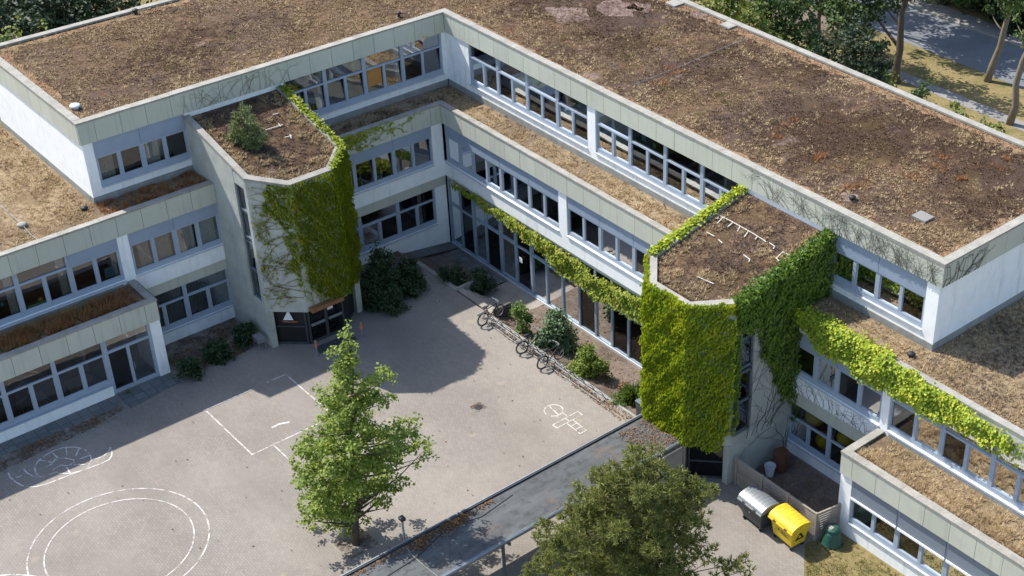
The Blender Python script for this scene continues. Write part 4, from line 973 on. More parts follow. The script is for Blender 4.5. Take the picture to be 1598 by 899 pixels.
# curtain over the strip right of the right tower
iv = empty('ivy', (D2, 30, 6.0), 'bright ivy curtain spilling over the panel strip above the lower right windows', 'ivy')
P = [face_pts(RI, (38.9, D2), (26.9, D2), [(11.9, 7.9), (11.9, 6.6), (11.3, 6.9), (10.89, 7.0), (10.47, 6.7), (10.05, 6.4), (9.5, 6.2), (8.98, 6.5), (8.28, 6.3), (7.64, 6.05), (6.62, 6.25), (6.0, 6.35), (5.53, 6.25), (4.49, 6.22), (3.45, 6.42), (2.56, 6.5), (1.67, 6.62), (0.7, 6.75), (0.4, 6.9), (0.6, 7.3), (1.9, 7.55), (3.4, 7.72), (5.9, 7.9)], 560, .04, .34, .09, 4.0, .95)]
k = 800; s = rng.uniform(27.0, 32.5, k); cp = np.array([RI(q, D2+rng.normal(-.12, .16), Z2+rng.uniform(0, .18)) for q in s]); P.append((cp, np.tile([.3, 0, .9], (k, 1))))
rl, nn = stems(RI, (38.9, D2), (26.9, D2), [(2.5, z, 3.1+random.uniform(-.3, .5)) for z in np.linspace(6.7, 7.2, 8)], 2.2, .08, 'vinered', iv, .011, (-.2, -.12), .7, 31, lim=(-.1, 4, 6.2, 7.5), branch=.12)
iv.children[-1].location = -Vector(iv.location); P.append((rl, np.tile(nn+np.array([0, 0, .5]), (len(rl), 1))))
v, f = ivy_leaves(np.concatenate([a for a, b in P]), np.concatenate([b for a, b in P]), .118)
rel(veg('leaves', 'ivy_bright', v, f, parent=iv))
# bare stems on the upper strip
iv = empty('bare_vine', (0, 29, FB3), 'leafless dark vine stems netting the upper panel strip at the right corner', 'vine')
stems(RI, (33.0, 0), (20.0, 0), [(s_, FB3+.02, 1.57+random.uniform(-.9, .9)) for s_ in list(np.linspace(.1, 6.2, 46))+[6.5, 6.9, 7.2, 7.5, 7.8, 8.1, 8.4, 8.7, 9.0, 9.3]], 1.9, .09, 'vine', iv, .010, (.12, .06), 0, 3, lim=(0.02, 12, FB3, Z3-.12), branch=.13)
iv.children[-1].location = -Vector(iv.location)
stems(LI, (0.0, A), (-6.0, A), [(s_, FB3+.02, 1.57+random.uniform(-.9, .9)) for s_ in np.linspace(.05, 2.2, 12)], 1.3, .09, 'vine', iv, .013, (0.1, .05), 0, 4, lim=(0.02, 4, FB3, Z3-.12), branch=.13)
iv.children[-1].location = -Vector(iv.location)
iv = empty('bare_vine', (12, 0, FB3), 'leafless fine vine stems on the upper panel strip above the left tower', 'vine')
stems(LI, (15.0, 0), (6.0, 0), [(s_, FB3+.02, 1.57+random.uniform(-.9, .9)) for s_ in np.linspace(.2, 5.8, 22)], 1.6, .09, 'vine', iv, .007, (.1, .05), 0, 13, lim=(0.02, 8, FB3, Z3-.12), branch=.12)
iv.children[-1].location = -Vector(iv.location)
iv = empty('bare_vine', (P2, 29, 3.4), 'thin leafless vine stems on the white wall band right of the right tower', 'vine')
stems(RI, (32.1, P2), (27.2, P2), [(s_, 3.44, 1.57+random.uniform(-1, 1)) for s_ in np.linspace(.6, 4.8, 26)], 1.5, .08, 'vine', iv, .008, (.1, .0), 0, 23, lim=(0.02, 4.9, 3.43, 4.2), branch=.12)
iv.children[-1].location = -Vector(iv.location)

# --- trees and shrubs
def clump_leaves(cl, dens, size, up=.5, flat=.8, shell=.55, droop=.3, width=.85):
    """cl: (x,y,z,r) clumps; leaves sit in sprays spread through each clump, denser towards its outside"""
    P = []; Nn = []
    for x, y, z, r in cl:
        k = max(6, int(dens*r*r)); ns = max(3, k//9)
        d = rdir(ns); rad = r*(rng.random(ns)**.5*(1-shell)+shell*rng.uniform(.55, 1.08, ns))
        c = d*rad[:, None]; c[:, 2] *= flat
        i = rng.integers(0, ns, k); q = c[i] + rng.normal(0, size*.85, (k, 3))*np.array([1, 1, .6])
        P.append(q + np.array([x, y, z])); Nn.append(norm(d[i]*.55 + np.array([0, 0, up]) + rng.normal(0, .4, (k, 3))))
    P = np.concatenate(P); Nn = np.concatenate(Nn); k = len(P)
    tip = norm(rng.normal(0, 1, (k, 3)) + np.array([0, 0, -droop]))
    return leaf_mesh(P, Nn, tip, size*rng.uniform(.7, 1.3, k), .15, width)
def limb_tree(mb, base, top, cl, r0, rtop, n=7, limb_r=.05, frac=1.0, wig=.12, rnd=random.Random(4)):
    base = Vector(base); top = Vector(top); pts = []
    for i in range(n+1):
        t = i/n; p = base.lerp(top, t)
        if 0 < i < n: p += Vector((rnd.uniform(-wig, wig), rnd.uniform(-wig, wig), 0))
        pts.append(p)
    mb.tube([p for p in pts], r0, 9, rtop)
    for (x, y, z, r) in cl:
        if rnd.random() > frac: continue
        c = Vector((x, y, z)); h = max(.12, min(.92, (z - base.z - .55*(c.xy-base.xy).length)/max(.1, top.z-base.z)))
        s = base.lerp(top, h); mid = s.lerp(c, .55) + Vector((rnd.uniform(-.15, .15), rnd.uniform(-.15, .15), -.1))
        mb.tube([s, s.lerp(mid, .5)+Vector((0, 0, -.05)), mid, c], limb_r*(1.1-h*.7), 5, .008)
def px_clumps(base, lst, k, spread=.9, jx=None):
    out = []
    for u, v, r, *b in lst:
        back = b[0] if b else random.uniform(-1, 1)*k
        p = PV(u, v, base, back); out.append((*p, r*MPP(p)))
    return out
# maple in the courtyard
mb_ = (19.25, 19.81, 0.0)
raw = [(258, 12, 7), (256, 35, 14), (250, 62, 26), (238, 92, 22), (268, 100, 26), (250, 125, 34), (215, 118, 20), (190, 125, 16), (240, 165, 40), (275, 160, 28), (215, 185, 26), (235, 210, 42), (262, 245, 44), (290, 215, 22),
       (385, 195, 26), (360, 215, 30), (410, 205, 22), (430, 225, 16), (340, 240, 26), (395, 240, 18), (320, 265, 34), (360, 290, 36), (410, 300, 26), (435, 300, 12), (395, 325, 26), (330, 320, 36), (335, 360, 26),
       (150, 265, 16), (130, 262, 12), (165, 290, 28), (150, 315, 24), (190, 320, 36), (215, 270, 34), (235, 310, 46), (275, 300, 46), (285, 350, 42), (235, 360, 46), (190, 375, 36), (160, 385, 24),
       (150, 420, 34), (200, 420, 48), (250, 420, 52), (305, 405, 46), (110, 440, 24), (80, 465, 26), (60, 490, 20), (120, 475, 40), (75, 505, 26), (50, 545, 18), (95, 520, 38), (160, 480, 52), (215, 490, 56), (270, 480, 54), (325, 455, 48), (370, 430, 34),
       (400, 415, 28), (445, 400, 28), (480, 395, 26), (515, 385, 20), (530, 405, 14), (420, 455, 40), (465, 445, 38), (510, 440, 30), (545, 475, 26), (570, 490, 20), (500, 490, 32), (550, 535, 20), (575, 515, 18), (600, 525, 10), (525, 560, 18), (455, 500, 38), (400, 500, 46), (355, 520, 50),
       (70, 580, 26), (105, 580, 40), (150, 560, 52), (205, 570, 58), (260, 560, 56), (310, 560, 50), (360, 570, 44), (410, 560, 40), (450, 545, 30), (415, 600, 36), (460, 620, 30), (485, 630, 18), (440, 650, 26), (400, 650, 38), (400, 700, 30), (410, 730, 18), (370, 700, 30), (360, 640, 40),
       (95, 640, 38), (85, 690, 30), (80, 735, 26), (90, 780, 26), (110, 810, 18), (130, 690, 46), (135, 750, 42), (170, 640, 54), (185, 700, 52), (200, 760, 44), (185, 800, 26), (230, 640, 56), (245, 700, 52), (245, 755, 40), (285, 620, 50), (295, 690, 36), (320, 650, 36), (310, 740, 24), (320, 775, 18), (270, 800, 24), (255, 830, 16), (225, 800, 26), (300, 820, 12)]
lst = []
for u, v, r in raw:
    hw = np.interp(v, [0, 100, 200, 300, 400, 500, 600, 700, 800], [.05, .35, .7, .9, 1.4, 1.9, 2.0, 1.7, 1.1])
    lst.append((440+u/2.496, 500+v/2.496, r/2.496*.88, random.uniform(-1, 1)*hw))
    if r > 34: lst.append((440+u/2.496+random.uniform(-6, 6), 500+v/2.496+random.uniform(-6, 6), r/2.496*.8, random.uniform(-1, 1)*hw*1.1))
cl = px_clumps(mb_, lst, 1.0)
tr = empty('maple_tree', mb_, 'young light green maple standing alone on the courtyard paving', 'tree')
rel_cl = [(x-mb_[0], y-mb_[1], z, r) for x, y, z, r in cl]
mbt = MB(); limb_tree(mbt, (0, 0, -.1), tuple(np.array(rel_cl[4][:3])), [c for i, c in enumerate(rel_cl) if i % 2 == 0], .17, .03, 9, .07, 1.0, .07)
mbt.build('trunk', M['bark'], tr, smooth=True)
veg('crown', 'maple', *clump_leaves(rel_cl, 1250, .125, .75, .8, .5), parent=tr)
MB().prism([(18.6, 19.2), (19.9, 19.2), (19.9, 20.5), (18.6, 20.5)], .004, .018)
tag(MB().quad((18.55, 19.15, .013), (19.95, 19.15, .013), (19.95, 20.5, .013), (18.55, 20.5, .013)).build('tree_pit', M['dirtpatch']), kind='structure')

# pine at the lower edge
pb = (13.2, 30.7, 0.0)
k6 = lambda x, y: (800+x/4.205, 690+y/4.205)
raw = [(800, 25, 34), (770, 70, 46), (840, 75, 50), (930, 45, 34), (970, 60, 30), (900, 110, 56), (800, 140, 66), (730, 150, 40), (660, 170, 50), (600, 190, 50), (540, 215, 56), (500, 240, 30), (420, 285, 32), (450, 310, 40), (590, 270, 70), (680, 250, 80), (770, 240, 90), (870, 230, 90), (960, 190, 70), (1030, 210, 50), (1090, 210, 46), (1150, 230, 40), (1060, 280, 70), (1140, 290, 60), (1210, 280, 56), (1260, 310, 44), (1310, 310, 38), (1340, 290, 22), (1290, 360, 44), (1200, 370, 64), (1100, 370, 80),
       (400, 370, 36), (380, 420, 40), (460, 390, 60), (540, 370, 80), (640, 350, 90), (750, 350, 100), (860, 350, 100), (970, 350, 90), (340, 480, 40), (330, 520, 40), (420, 480, 70), (500, 470, 80), (600, 460, 100), (710, 460, 100), (820, 460, 110), (930, 460, 110), (1040, 460, 100), (1140, 450, 70), (1220, 440, 50), (1260, 470, 34), (190, 530, 36), (160, 590, 30), (240, 560, 40), (170, 640, 38), (250, 620, 54), (330, 590, 64), (420, 580, 80), (520, 570, 90), (620, 570, 100), (730, 570, 110), (850, 570, 110), (960, 570, 110), (1070, 560, 100), (1160, 540, 70), (1240, 540, 46), (1270, 580, 34),
       (210, 690, 50), (300, 690, 70), (400, 690, 80), (500, 680, 90), (610, 690, 100), (720, 690, 110), (840, 690, 110), (950, 690, 110), (1060, 670, 100), (1160, 660, 70), (1230, 650, 50), (180, 780, 50), (120, 830, 44), (260, 790, 70), (370, 800, 80), (480, 800, 90), (600, 800, 100), (720, 800, 110), (840, 810, 110), (960, 800, 100), (1070, 790, 90), (1160, 770, 60), (1240, 740, 40), (1300, 720, 34), (1330, 700, 22), (1290, 780, 40), (1370, 800, 40), (1440, 800, 40), (1500, 780, 36), (1540, 760, 26), (1480, 840, 44), (1560, 830, 26), (1400, 850, 40), (1530, 880, 30), (90, 880, 40), (200, 880, 60), (320, 900, 80), (460, 900, 90), (600, 910, 100), (740, 910, 110), (880, 910, 110), (1000, 900, 100), (1110, 880, 70), (1050, 990, 90), (900, 1010, 100), (740, 1010, 100), (580, 1000, 100), (420, 990, 90), (280, 980, 80), (1320, 880, 30), (1180, 900, 50)]
lst = []
for u, v, r in raw:
    a, b = k6(u, v); hw = np.interp(v, [0, 200, 400, 600, 900], [.2, 1.5, 2.4, 3.0, 3.2])*max(.15, 1-abs(u-800)/900)
    lst.append((a, b, r/4.205*.9, random.uniform(-1, 1)*hw))
    if r > 60: lst.append((a+random.uniform(-8, 8), b+random.uniform(-8, 8), r/4.205*.75, -abs(random.uniform(.3, 1))*hw))
cl = px_clumps(pb, lst, 1.0)
cl = [(x, y, z, r) for x, y, z, r in cl if z > .7]
rel_cl = [(x-pb[0], y-pb[1], z, r) for x, y, z, r in cl]
tr = empty('pine_tree', pb, 'broad dark green pine at the lower picture edge beside the covered walkway', 'tree')
mbt = MB(); limb_tree(mbt, (0, 0, -.1), (.0, 0, 7.4), [c for i, c in enumerate(rel_cl) if i % 2 == 0], .24, .04, 8, .06)
mbt.build('trunk', M['bark'], tr, smooth=True)
def pine_shoots(cl, dens, L, nb=9, wd=.026):
    C = []; D = []
    for x, y, z, r in cl:
        k = max(4, int(dens*r*r)); d = rdir(k, .25); rad = r*rng.uniform(.45, 1.05, k)
        q = d*rad[:, None]; q[:, 2] *= .8; C.append(q+np.array([x, y, z])); D.append(norm(d + np.array([0, 0, .55]) + rng.normal(0, .3, (k, 3))))
    C = np.concatenate(C); D = np.concatenate(D); k = len(C); V = []
    ln_ = L*rng.uniform(.7, 1.25, (k, 1))
    for b in range(nb):
        nd = norm(D*.75 + rng.normal(0, .55, (k, 3))); s = norm(np.cross(nd, rng.normal(size=(k, 3))))
        base = C - D*ln_*.2 + D*ln_*rng.uniform(0, .5, (k, 1))
        V.append(np.stack([base - s*wd*.5, base + s*wd*.5, base + nd*ln_*.62 + s*wd*.3, base + nd*ln_*.62 - s*wd*.3], 1))
    # all needles of one shoot form one strip of quads
    V = np.stack(V, 1)                       # k, nb, 4, 3
    V = V.reshape(-1, 3); F = np.arange(len(V)).reshape(-1, 4); return V, F
veg('crown', 'pine', *pine_shoots(rel_cl, 330, .25, 11, .032), parent=tr)
# small pine growing on the left tower roof
b0 = Vector(LO1(3.55, 3.0, troof(3.0)-.14))
raw = [(495, 160, 10), (490, 190, 18), (440, 215, 14), (540, 185, 10), (500, 225, 26), (470, 255, 30), (540, 255, 28), (430, 290, 26), (420, 330, 24), (500, 300, 40), (560, 310, 34), (600, 340, 30), (450, 370, 40), (530, 370, 46), (620, 380, 26), (590, 400, 36), (440, 430, 38), (510, 440, 46), (570, 450, 30), (620, 440, 20), (420, 480, 26), (480, 490, 34), (540, 490, 28)]
lst = [(270+u/4.493, 130+v/4.493, r/4.493*1.35, random.uniform(-.35, .35)) for u, v, r in raw]
cl = [(x-b0.x, y-b0.y, z-b0.z, r) for x, y, z, r in px_clumps(b0, lst, .5)]
tr = empty('small_pine', b0, 'small grey green self-sown pine growing on the left stair tower roof', 'tree')
mbt = MB(); limb_tree(mbt, (0, 0, 0), (.0, 0, 1.9), cl[::2], .05, .012, 5, .02); mbt.build('trunk', M['bark'], tr)
veg('crown', 'roofpine', *pine_shoots([(x, y, max(z, .1), r) for x, y, z, r in cl], 420, .22, 10, .03), parent=tr)

# shrubs: pixel of the base centre, width px, height px, leaf kind
def shrub(u, v, wpx, hpx, mat, label, size=.11, z=0.0, name='shrub', dens=1000, spike=False, stem=True, group=None):
    if z is None:
        p = G(u, v, 0)
        for _ in range(8): p = G(u, v, bed_z(p.x))
        base = Vector((p.x, p.y, bed_z(p.x)))
    else: base = G(u, v, z)
    mp = MPP(base); W_ = wpx*mp; H_ = hpx*mp/.84
    sh = empty(name, base, label, 'shrub', group); cl = []
    for i in range(max(9, int(22*W_))):
        t = random.random(); a = random.uniform(0, 6.283); rr = W_*.5*math.sqrt(random.random())*(1-.55*t)
        r = random.uniform(.16, .3)*min(W_, H_)*(1-.3*t)
        cl.append((rr*math.cos(a)*.9, rr*math.sin(a)*.9, max(r*.6, t*(H_-r)), r))
    if 'pointed top' in label: cl += [(0, 0, H_*.8, .30), (0, 0, H_*.98, .22), (0, 0, H_*1.12, .14)]
    mb = MB()
    for c in cl[::2]: mb.tube([(0, 0, -.05), (c[0]*.4, c[1]*.4, c[2]*.5), c[:3]], .014, 4, .005)
    mb.build('stem', M['bark'], sh)
    if spike:
        n = int(900*W_); d = rdir(n, .7); q = d*rng.uniform(.1, .5, (n, 1))*W_*.5; q[:, 2] = np.abs(q[:, 2])*H_/W_*1.5
        Vv = []; s = norm(np.cross(d, rng.normal(size=(n, 3)))); L_ = rng.uniform(.4, .8, (n, 1))*W_*.75
        tip = q + d*L_; tip[:, 2] -= L_[:, 0]*.35
        V = np.stack([q - s*.018, q + s*.018, q + d*L_*.55 + s*.014, tip], 1).reshape(-1, 3); F = np.arange(len(V)).reshape(-1, 4)
        veg('leaves', mat, V, F, parent=sh)
    else:
        veg('leaves', mat, *clump_leaves(cl, dens, size, .5, .9, .4), parent=sh)
    return sh
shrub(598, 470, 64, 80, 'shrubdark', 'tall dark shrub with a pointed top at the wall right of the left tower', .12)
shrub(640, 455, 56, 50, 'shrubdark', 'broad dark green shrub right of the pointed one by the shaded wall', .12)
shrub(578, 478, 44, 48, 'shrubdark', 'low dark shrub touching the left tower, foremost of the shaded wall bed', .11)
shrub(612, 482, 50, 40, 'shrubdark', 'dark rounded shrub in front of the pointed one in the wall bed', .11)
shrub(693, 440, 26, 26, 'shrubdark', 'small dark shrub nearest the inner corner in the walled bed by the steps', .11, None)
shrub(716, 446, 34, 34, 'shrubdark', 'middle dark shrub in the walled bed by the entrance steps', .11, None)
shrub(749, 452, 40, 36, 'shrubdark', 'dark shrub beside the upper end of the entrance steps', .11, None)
shrub(815, 517, 38, 46, 'shrub', 'yellowish green shrub right of the steps behind the leftmost bicycle', .12, None)
shrub(868, 543, 62, 58, 'shrubblue', 'large bluish green shrub behind the middle bicycle', .15, None)
shrub(917, 585, 54, 48, 'shrublight', 'light green feathery shrub in the bed by the hall window', .11, None)
shrub(946, 588, 22, 22, 'shrub', 'tiny dark shrub right of the light green feathery one', .09, None)
shrub(988, 628, 44, 52, 'shrub', 'grassy arching shrub with long leaves at the foot of the right tower', .2, None, spike=True)
shrub(962, 628, 26, 16, 'shrub', 'flat little shrub at the kerb near the bicycle rack end', .09, None)
shrub(971, 606, 14, 12, 'rust', 'reddish dry shrublet between the two last shrubs of the bed', .08, None)
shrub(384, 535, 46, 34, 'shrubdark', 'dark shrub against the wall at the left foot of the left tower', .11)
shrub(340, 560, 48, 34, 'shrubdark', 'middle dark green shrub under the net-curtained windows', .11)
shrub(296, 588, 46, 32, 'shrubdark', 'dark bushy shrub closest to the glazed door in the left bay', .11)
shrub(200, 614, 10, 7, 'weed', 'tiny green weed growing on the slabs before the glazed door', .06)
# dry leaves
def litter(name, polys, n, label):
    P = []
    for poly, z in polys:
        xs_ = [p[0] for p in poly]; ys_ = [p[1] for p in poly]; k = int(n)
        x = rng.uniform(min(xs_), max(xs_), k); y = rng.uniform(min(ys_), max(ys_), k); ins = inpoly(x, y, poly) & (wob(x, y, 1.2, 5) + rng.normal(0, .3, k) > -.1)
        P.append(np.stack([x[ins], y[ins], (z(x[ins]) if callable(z) else np.full(ins.sum(), z)) + rng.uniform(.015, .05, ins.sum())], 1))
    P = np.concatenate(P); k = len(P)
    v, f = leaf_mesh(P, np.tile([0, 0, 1.0], (k, 1)) + rng.normal(0, .35, (k, 3)), rng.normal(size=(k, 3)), .085*rng.uniform(.6, 1.4, k), .15, .7)
    veg(name, 'litter', v, f, label, 'leaves', kind='stuff')
litter('dry_leaves', [([(22.2, 4.85), (34, 4.85), (34, 6.0), (22.2, 5.6)], .012), ([(15, 1.9), (19.3, 3.0), (19, 4.9), (15, 4.8)], .012), ([(5.3, 2.0), (9.6, 2.0), (9.2, 6.4), (5.3, 4.6)], .012)], 1500, 'brown fallen leaves along the shaded walls of the left wing')
litter('dry_leaves', [([(2.0, 10.3), (5.1, 10.3), (5.1, 22), (2.0, 22)], lambda x: np.interp(x, [1.0, 1.7, 3.9, 5.15], [-.88, -.86, -.60, -.01])+.04), ([(5.3, 10.5), (5.75, 10.5), (5.9, 21.5), (5.3, 21.5)], .012)], 1500, 'brown fallen leaves in the bed and under the bicycle rack')
litter('dry_leaves', [([(2.0, 27.4), (4.9, 27.4), (4.9, 31.8), (2.0, 31.8)], .02)], 900, 'brown leaf litter inside the wooden fence')
litter('dry_leaves', [([(5.4, 2), (32, 4), (32, 22), (5.4, 22)], .012)], 330, 'single fallen leaves scattered over the courtyard paving')
# background trees
def bgtree(base, h, cl, mat, label, r0=.25, size=.30, dens=110, bark='bark', group=None, lean=(0, 0)):
    tr = empty('broadleaf_tree', base, label, 'tree', group); rl = [(x-base[0], y-base[1], z-base[2], r) for x, y, z, r in cl]
    mb = MB(); limb_tree(mb, (0, 0, -.2), (lean[0], lean[1], h), rl, r0, r0*.35, 7, r0*.35, .8, .18); mb.build('trunk', M[bark], tr, smooth=True)
    veg('crown', mat, *clump_leaves(rl, dens, size, .45, .8, .4), parent=tr); return tr
def ball_clumps(c, rx, rz, n, r):
    out = []
    for i in range(n):
        d = rdir(1)[0]; k = random.uniform(.35, 1)
        out.append((c[0]+d[0]*rx*k, c[1]+d[1]*rx*k, c[2]+d[2]*rz*k, r*random.uniform(.7, 1.25)))
    return out
def pxc(lst, x=None, y=None):
    out = []
    for u, v, r in lst:
        p = PX(u, v, x) if x is not None else PY(u, v, y)
        out.append((p.x + (random.uniform(-.8, .8)), p.y + random.uniform(-.8, .8), p.z, r*MPP(p)))
    return out
BG = 'trees behind the school'
bgtree((-31.4, 5.34, 0), 8.5, pxc([(1300, 10, 26), (1335, 5, 30), (1330, 35, 22), (1365, 20, 26), (1310, 28, 16), (1350, 45, 18), (1385, 5, 22), (1420, -5, 22), (1400, -25, 40), (1450, -25, 40), (1350, -30, 40), (1310, -30, 40)], x=-31.5), 'tree', 'broadleaf tree with a forked dark trunk between rear roof edge and road', .30, .24, 260, group=BG)
bgtree((-36.08, 9.18, 0), 9, pxc([(1572, 5, 16), (1560, -15, 26), (1595, -5, 26), (1530, -30, 30), (1600, -35, 40), (1555, 17, 8)], x=-37.0), 'tree', 'tree with a pale leaning trunk at the road edge near the right picture border', .26, .24, 260, bark='barkpale', group=BG, lean=(-.8, .9))
bgtree((-32.05, 14.01, 0), 10, pxc([(1595, 30, 14), (1612, 60, 22), (1640, 10, 40), (1610, -20, 40)], x=-33.0), 'tree', 'tree with a pale trunk cut by the right picture border', .26, .24, 260, bark='barkpale', group=BG, lean=(-.6, .6))
bgtree((-32.82, -2.95, 0), 6, pxc([(1270, 5, 26), (1290, 15, 20), (1240, 5, 30), (1265, -20, 40), (1310, -8, 24)], x=-32.8), 'tree', 'thin-trunked tree before the bare sandy patch behind the roof', .16, .24, 260, group=BG)
def bush(lst, x, mat, label, z0=0, size=.21, dens=330):
    cl = pxc(lst, x=x); bx_ = sum(c[0] for c in cl)/len(cl); by_ = sum(c[1] for c in cl)/len(cl)
    zs = min(c[2] for c in cl)
    extra = [(c[0]+random.uniform(-1, 1)-.4, c[1]+random.uniform(-.5, .5), max(.5, c[2]-random.uniform(1.0, 2.2)), c[3]*1.2) for c in cl]
    cl = [(c[0], c[1], c[2], c[3]*1.2) for c in cl]
    bgtree((bx_, by_, 0), max(1.0, sum(c[2] for c in cl)/len(cl)), cl+extra, mat, label, .12, size, dens, group=BG)
bush([(1110, 5, 16), (1130, 12, 18), (1155, 25, 20), (1150, 5, 22), (1175, 15, 22), (1185, 45, 20), (1170, 35, 16), (1205, 60, 16), (1095, -8, 18), (1130, -12, 24)], -17, 'hedge', 'yellow green sunlit bush crown directly behind the right wing parapet')
bush([(1205, 20, 24), (1220, 45, 22), (1235, 70, 18), (1215, 75, 14), (1200, -5, 30), (1240, 20, 18), (1250, 50, 16), (1262, 75, 14), (1230, -10, 26)], -20, 'tree', 'mid green bush beside the yellow green one behind the roof')
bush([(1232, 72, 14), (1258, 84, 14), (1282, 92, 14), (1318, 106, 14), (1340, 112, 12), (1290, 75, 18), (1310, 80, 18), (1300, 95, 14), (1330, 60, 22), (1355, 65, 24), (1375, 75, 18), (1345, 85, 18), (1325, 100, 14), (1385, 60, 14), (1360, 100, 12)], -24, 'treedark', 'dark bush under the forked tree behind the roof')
bush([(1380, 118, 12), (1370, 112, 10), (1390, 122, 10)], -26, 'hedge', 'small light bush at the foot of the forked trunk')
bush([(1425, 140, 10), (1440, 144, 12), (1435, 136, 8)], -27, 'tree', 'low round bush beside the path behind the roof', size=.2)
bush([(1485, 165, 8), (1500, 172, 9), (1515, 178, 9), (1470, 160, 6), (1530, 185, 10), (1550, 192, 10), (1570, 200, 12), (1590, 208, 12)], -22, 'hedge', 'low ragged hedge along the rear right parapet', size=.2)
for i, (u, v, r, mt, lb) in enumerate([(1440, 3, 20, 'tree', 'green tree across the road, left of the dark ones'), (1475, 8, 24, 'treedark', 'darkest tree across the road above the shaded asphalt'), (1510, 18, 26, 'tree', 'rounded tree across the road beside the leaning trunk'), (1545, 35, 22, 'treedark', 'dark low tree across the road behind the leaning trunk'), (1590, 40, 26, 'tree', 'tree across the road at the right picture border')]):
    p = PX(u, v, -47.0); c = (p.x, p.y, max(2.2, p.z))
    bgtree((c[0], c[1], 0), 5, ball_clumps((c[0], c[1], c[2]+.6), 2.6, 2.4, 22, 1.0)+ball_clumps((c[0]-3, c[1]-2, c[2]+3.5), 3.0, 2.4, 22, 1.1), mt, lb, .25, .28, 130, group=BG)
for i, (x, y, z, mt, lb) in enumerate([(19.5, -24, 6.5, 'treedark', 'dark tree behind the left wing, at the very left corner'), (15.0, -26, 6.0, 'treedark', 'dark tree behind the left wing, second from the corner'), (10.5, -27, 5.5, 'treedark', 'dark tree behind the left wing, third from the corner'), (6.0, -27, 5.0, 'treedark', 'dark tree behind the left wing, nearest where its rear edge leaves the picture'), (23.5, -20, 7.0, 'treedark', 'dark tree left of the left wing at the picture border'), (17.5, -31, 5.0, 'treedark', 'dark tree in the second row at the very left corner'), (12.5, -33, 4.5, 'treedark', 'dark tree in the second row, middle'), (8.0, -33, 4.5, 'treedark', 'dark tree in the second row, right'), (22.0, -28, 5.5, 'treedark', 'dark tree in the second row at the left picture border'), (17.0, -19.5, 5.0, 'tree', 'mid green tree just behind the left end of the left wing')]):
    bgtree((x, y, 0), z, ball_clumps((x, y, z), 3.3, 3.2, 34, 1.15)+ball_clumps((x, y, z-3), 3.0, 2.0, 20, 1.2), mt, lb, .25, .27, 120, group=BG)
bush([(20, 55, 10), (10, 50, 10), (28, 45, 8), (12, 40, 7), (52, 47, 6), (5, 60, 8), (22, 62, 7)], 16.5, 'hedge', 'yellow green sunlit bush at the left corner behind the left wing', size=.2, dens=160)
# big crowns off to the left shade the road
for (bx_, by_, x, y, z, lb) in ((-45.5, -3, -40.5, -1.5, 9.5, 'crown overhanging the road above the picture, nearest the forked tree'), (-45.5, 2.5, -40.5, 3.5, 10.0, 'crown overhanging the road above the picture, nearest the leaning trunk'), (-36.4, -6, -36.5, -1.0, 9.8, 'crown over the verge above the picture, behind the forked tree'), (-37, -11, -37, -9, 9, 'leafy tree left of the road shading the asphalt'), (-44.5, -9, -43, -8, 9, 'tall tree beyond the road above the top picture border')):
    bgtree((bx_, by_, 0), z-1, ball_clumps((x, y, z), 3.4, 2.4, 40, 1.2), 'tree', lb, .25, .3, 90, group=BG, lean=(x-bx_, y-by_))
for y, mt, lb in ((-4.5, 'tree', 'bush beyond the road footpath, first from the left'), (-1.5, 'treedark', 'dark bush beyond the road footpath, above the forked tree'), (1.5, 'tree', 'bush beyond the road footpath, between forked tree and leaning trunk'), (4.6, 'treedark', 'dark bush beyond the road footpath, left of the leaning trunk'), (7.6, 'treedark', 'dark bush beyond the road footpath, right of the leaning trunk'), (10.8, 'tree', 'bush beyond the road footpath at the right picture border')):
    bgtree((-45.6, y, 0), 2.6, ball_clumps((-45.6, y, 1.5), 2.0, 1.6, 26, .85)+ball_clumps((-47, y+.6, 3.6), 2.4, 1.8, 20, 1.0), mt, lb, .12, .26, 190, group=BG)
# grass on the lawn corner
n = 2600; x = rng.uniform(4.1, 9, n); y = rng.uniform(32.2, 38, n); k = inpoly(x, y, [(4.1, 33.2), (5.0, 32.2), (5.7, 32.1), (7.6, 34.0), (9, 36), (9, 38), (4.1, 38)]) & (wob(x, y, .9, 2) + rng.normal(0, .3, n) > -.25)
v, f = tufts(np.stack([x[k], y[k], np.zeros(k.sum())], 1), .12, .05, 4, .7)
veg('lawn_grass', 'weed', v, f, 'dry yellowish grass on the lawn corner by the bins', 'grass', kind='stuff')

# ================================================================== THINGS
# --- covered walkway
CZ = 2.28
cw = empty('covered_walkway', (6.7, 24.6, 0), 'long flat felt-roofed covered walkway running from the right tower to the lower picture edge', 'walkway')
def crel(o, b=cw): o.location = -Vector(b.location); return o
crel(MB().box(6.62, 31, 23.42, 25.72, CZ-.14, CZ-.02).build('walkway_roof', M['felt'], cw))
e_ = MB().box(6.62, 31, 23.33, 23.42, CZ-.22, CZ+.05); crel(e_.build('roof_edge', M['anthracite'], cw))
e_ = MB().box(6.62, 31, 23.30, 23.35, CZ+.05, CZ+.075); crel(e_.build('edge_trim', M['alu'], cw))
e_ = MB().tube([(6.9, 25.80, CZ-.05), (31, 25.80, CZ-.05)], .075, 8); crel(e_.build('gutter', M['alu'], cw, True))
e_ = MB().box(6.62, 31, 25.72, 25.78, CZ-.2, CZ+.03); crel(e_.build('roof_edge', M['greysteel'], cw))
for x in (9.0, 12.4, 15.9, 19.3, 22.7, 26.1):
    crel(MB().box(x-.05, x+.05, 25.35, 25.45, 0, CZ-.14).box(x-.04, x+.04, 23.5, 25.9, CZ-.26, CZ-.14).build('post', M['greysteel'], cw))
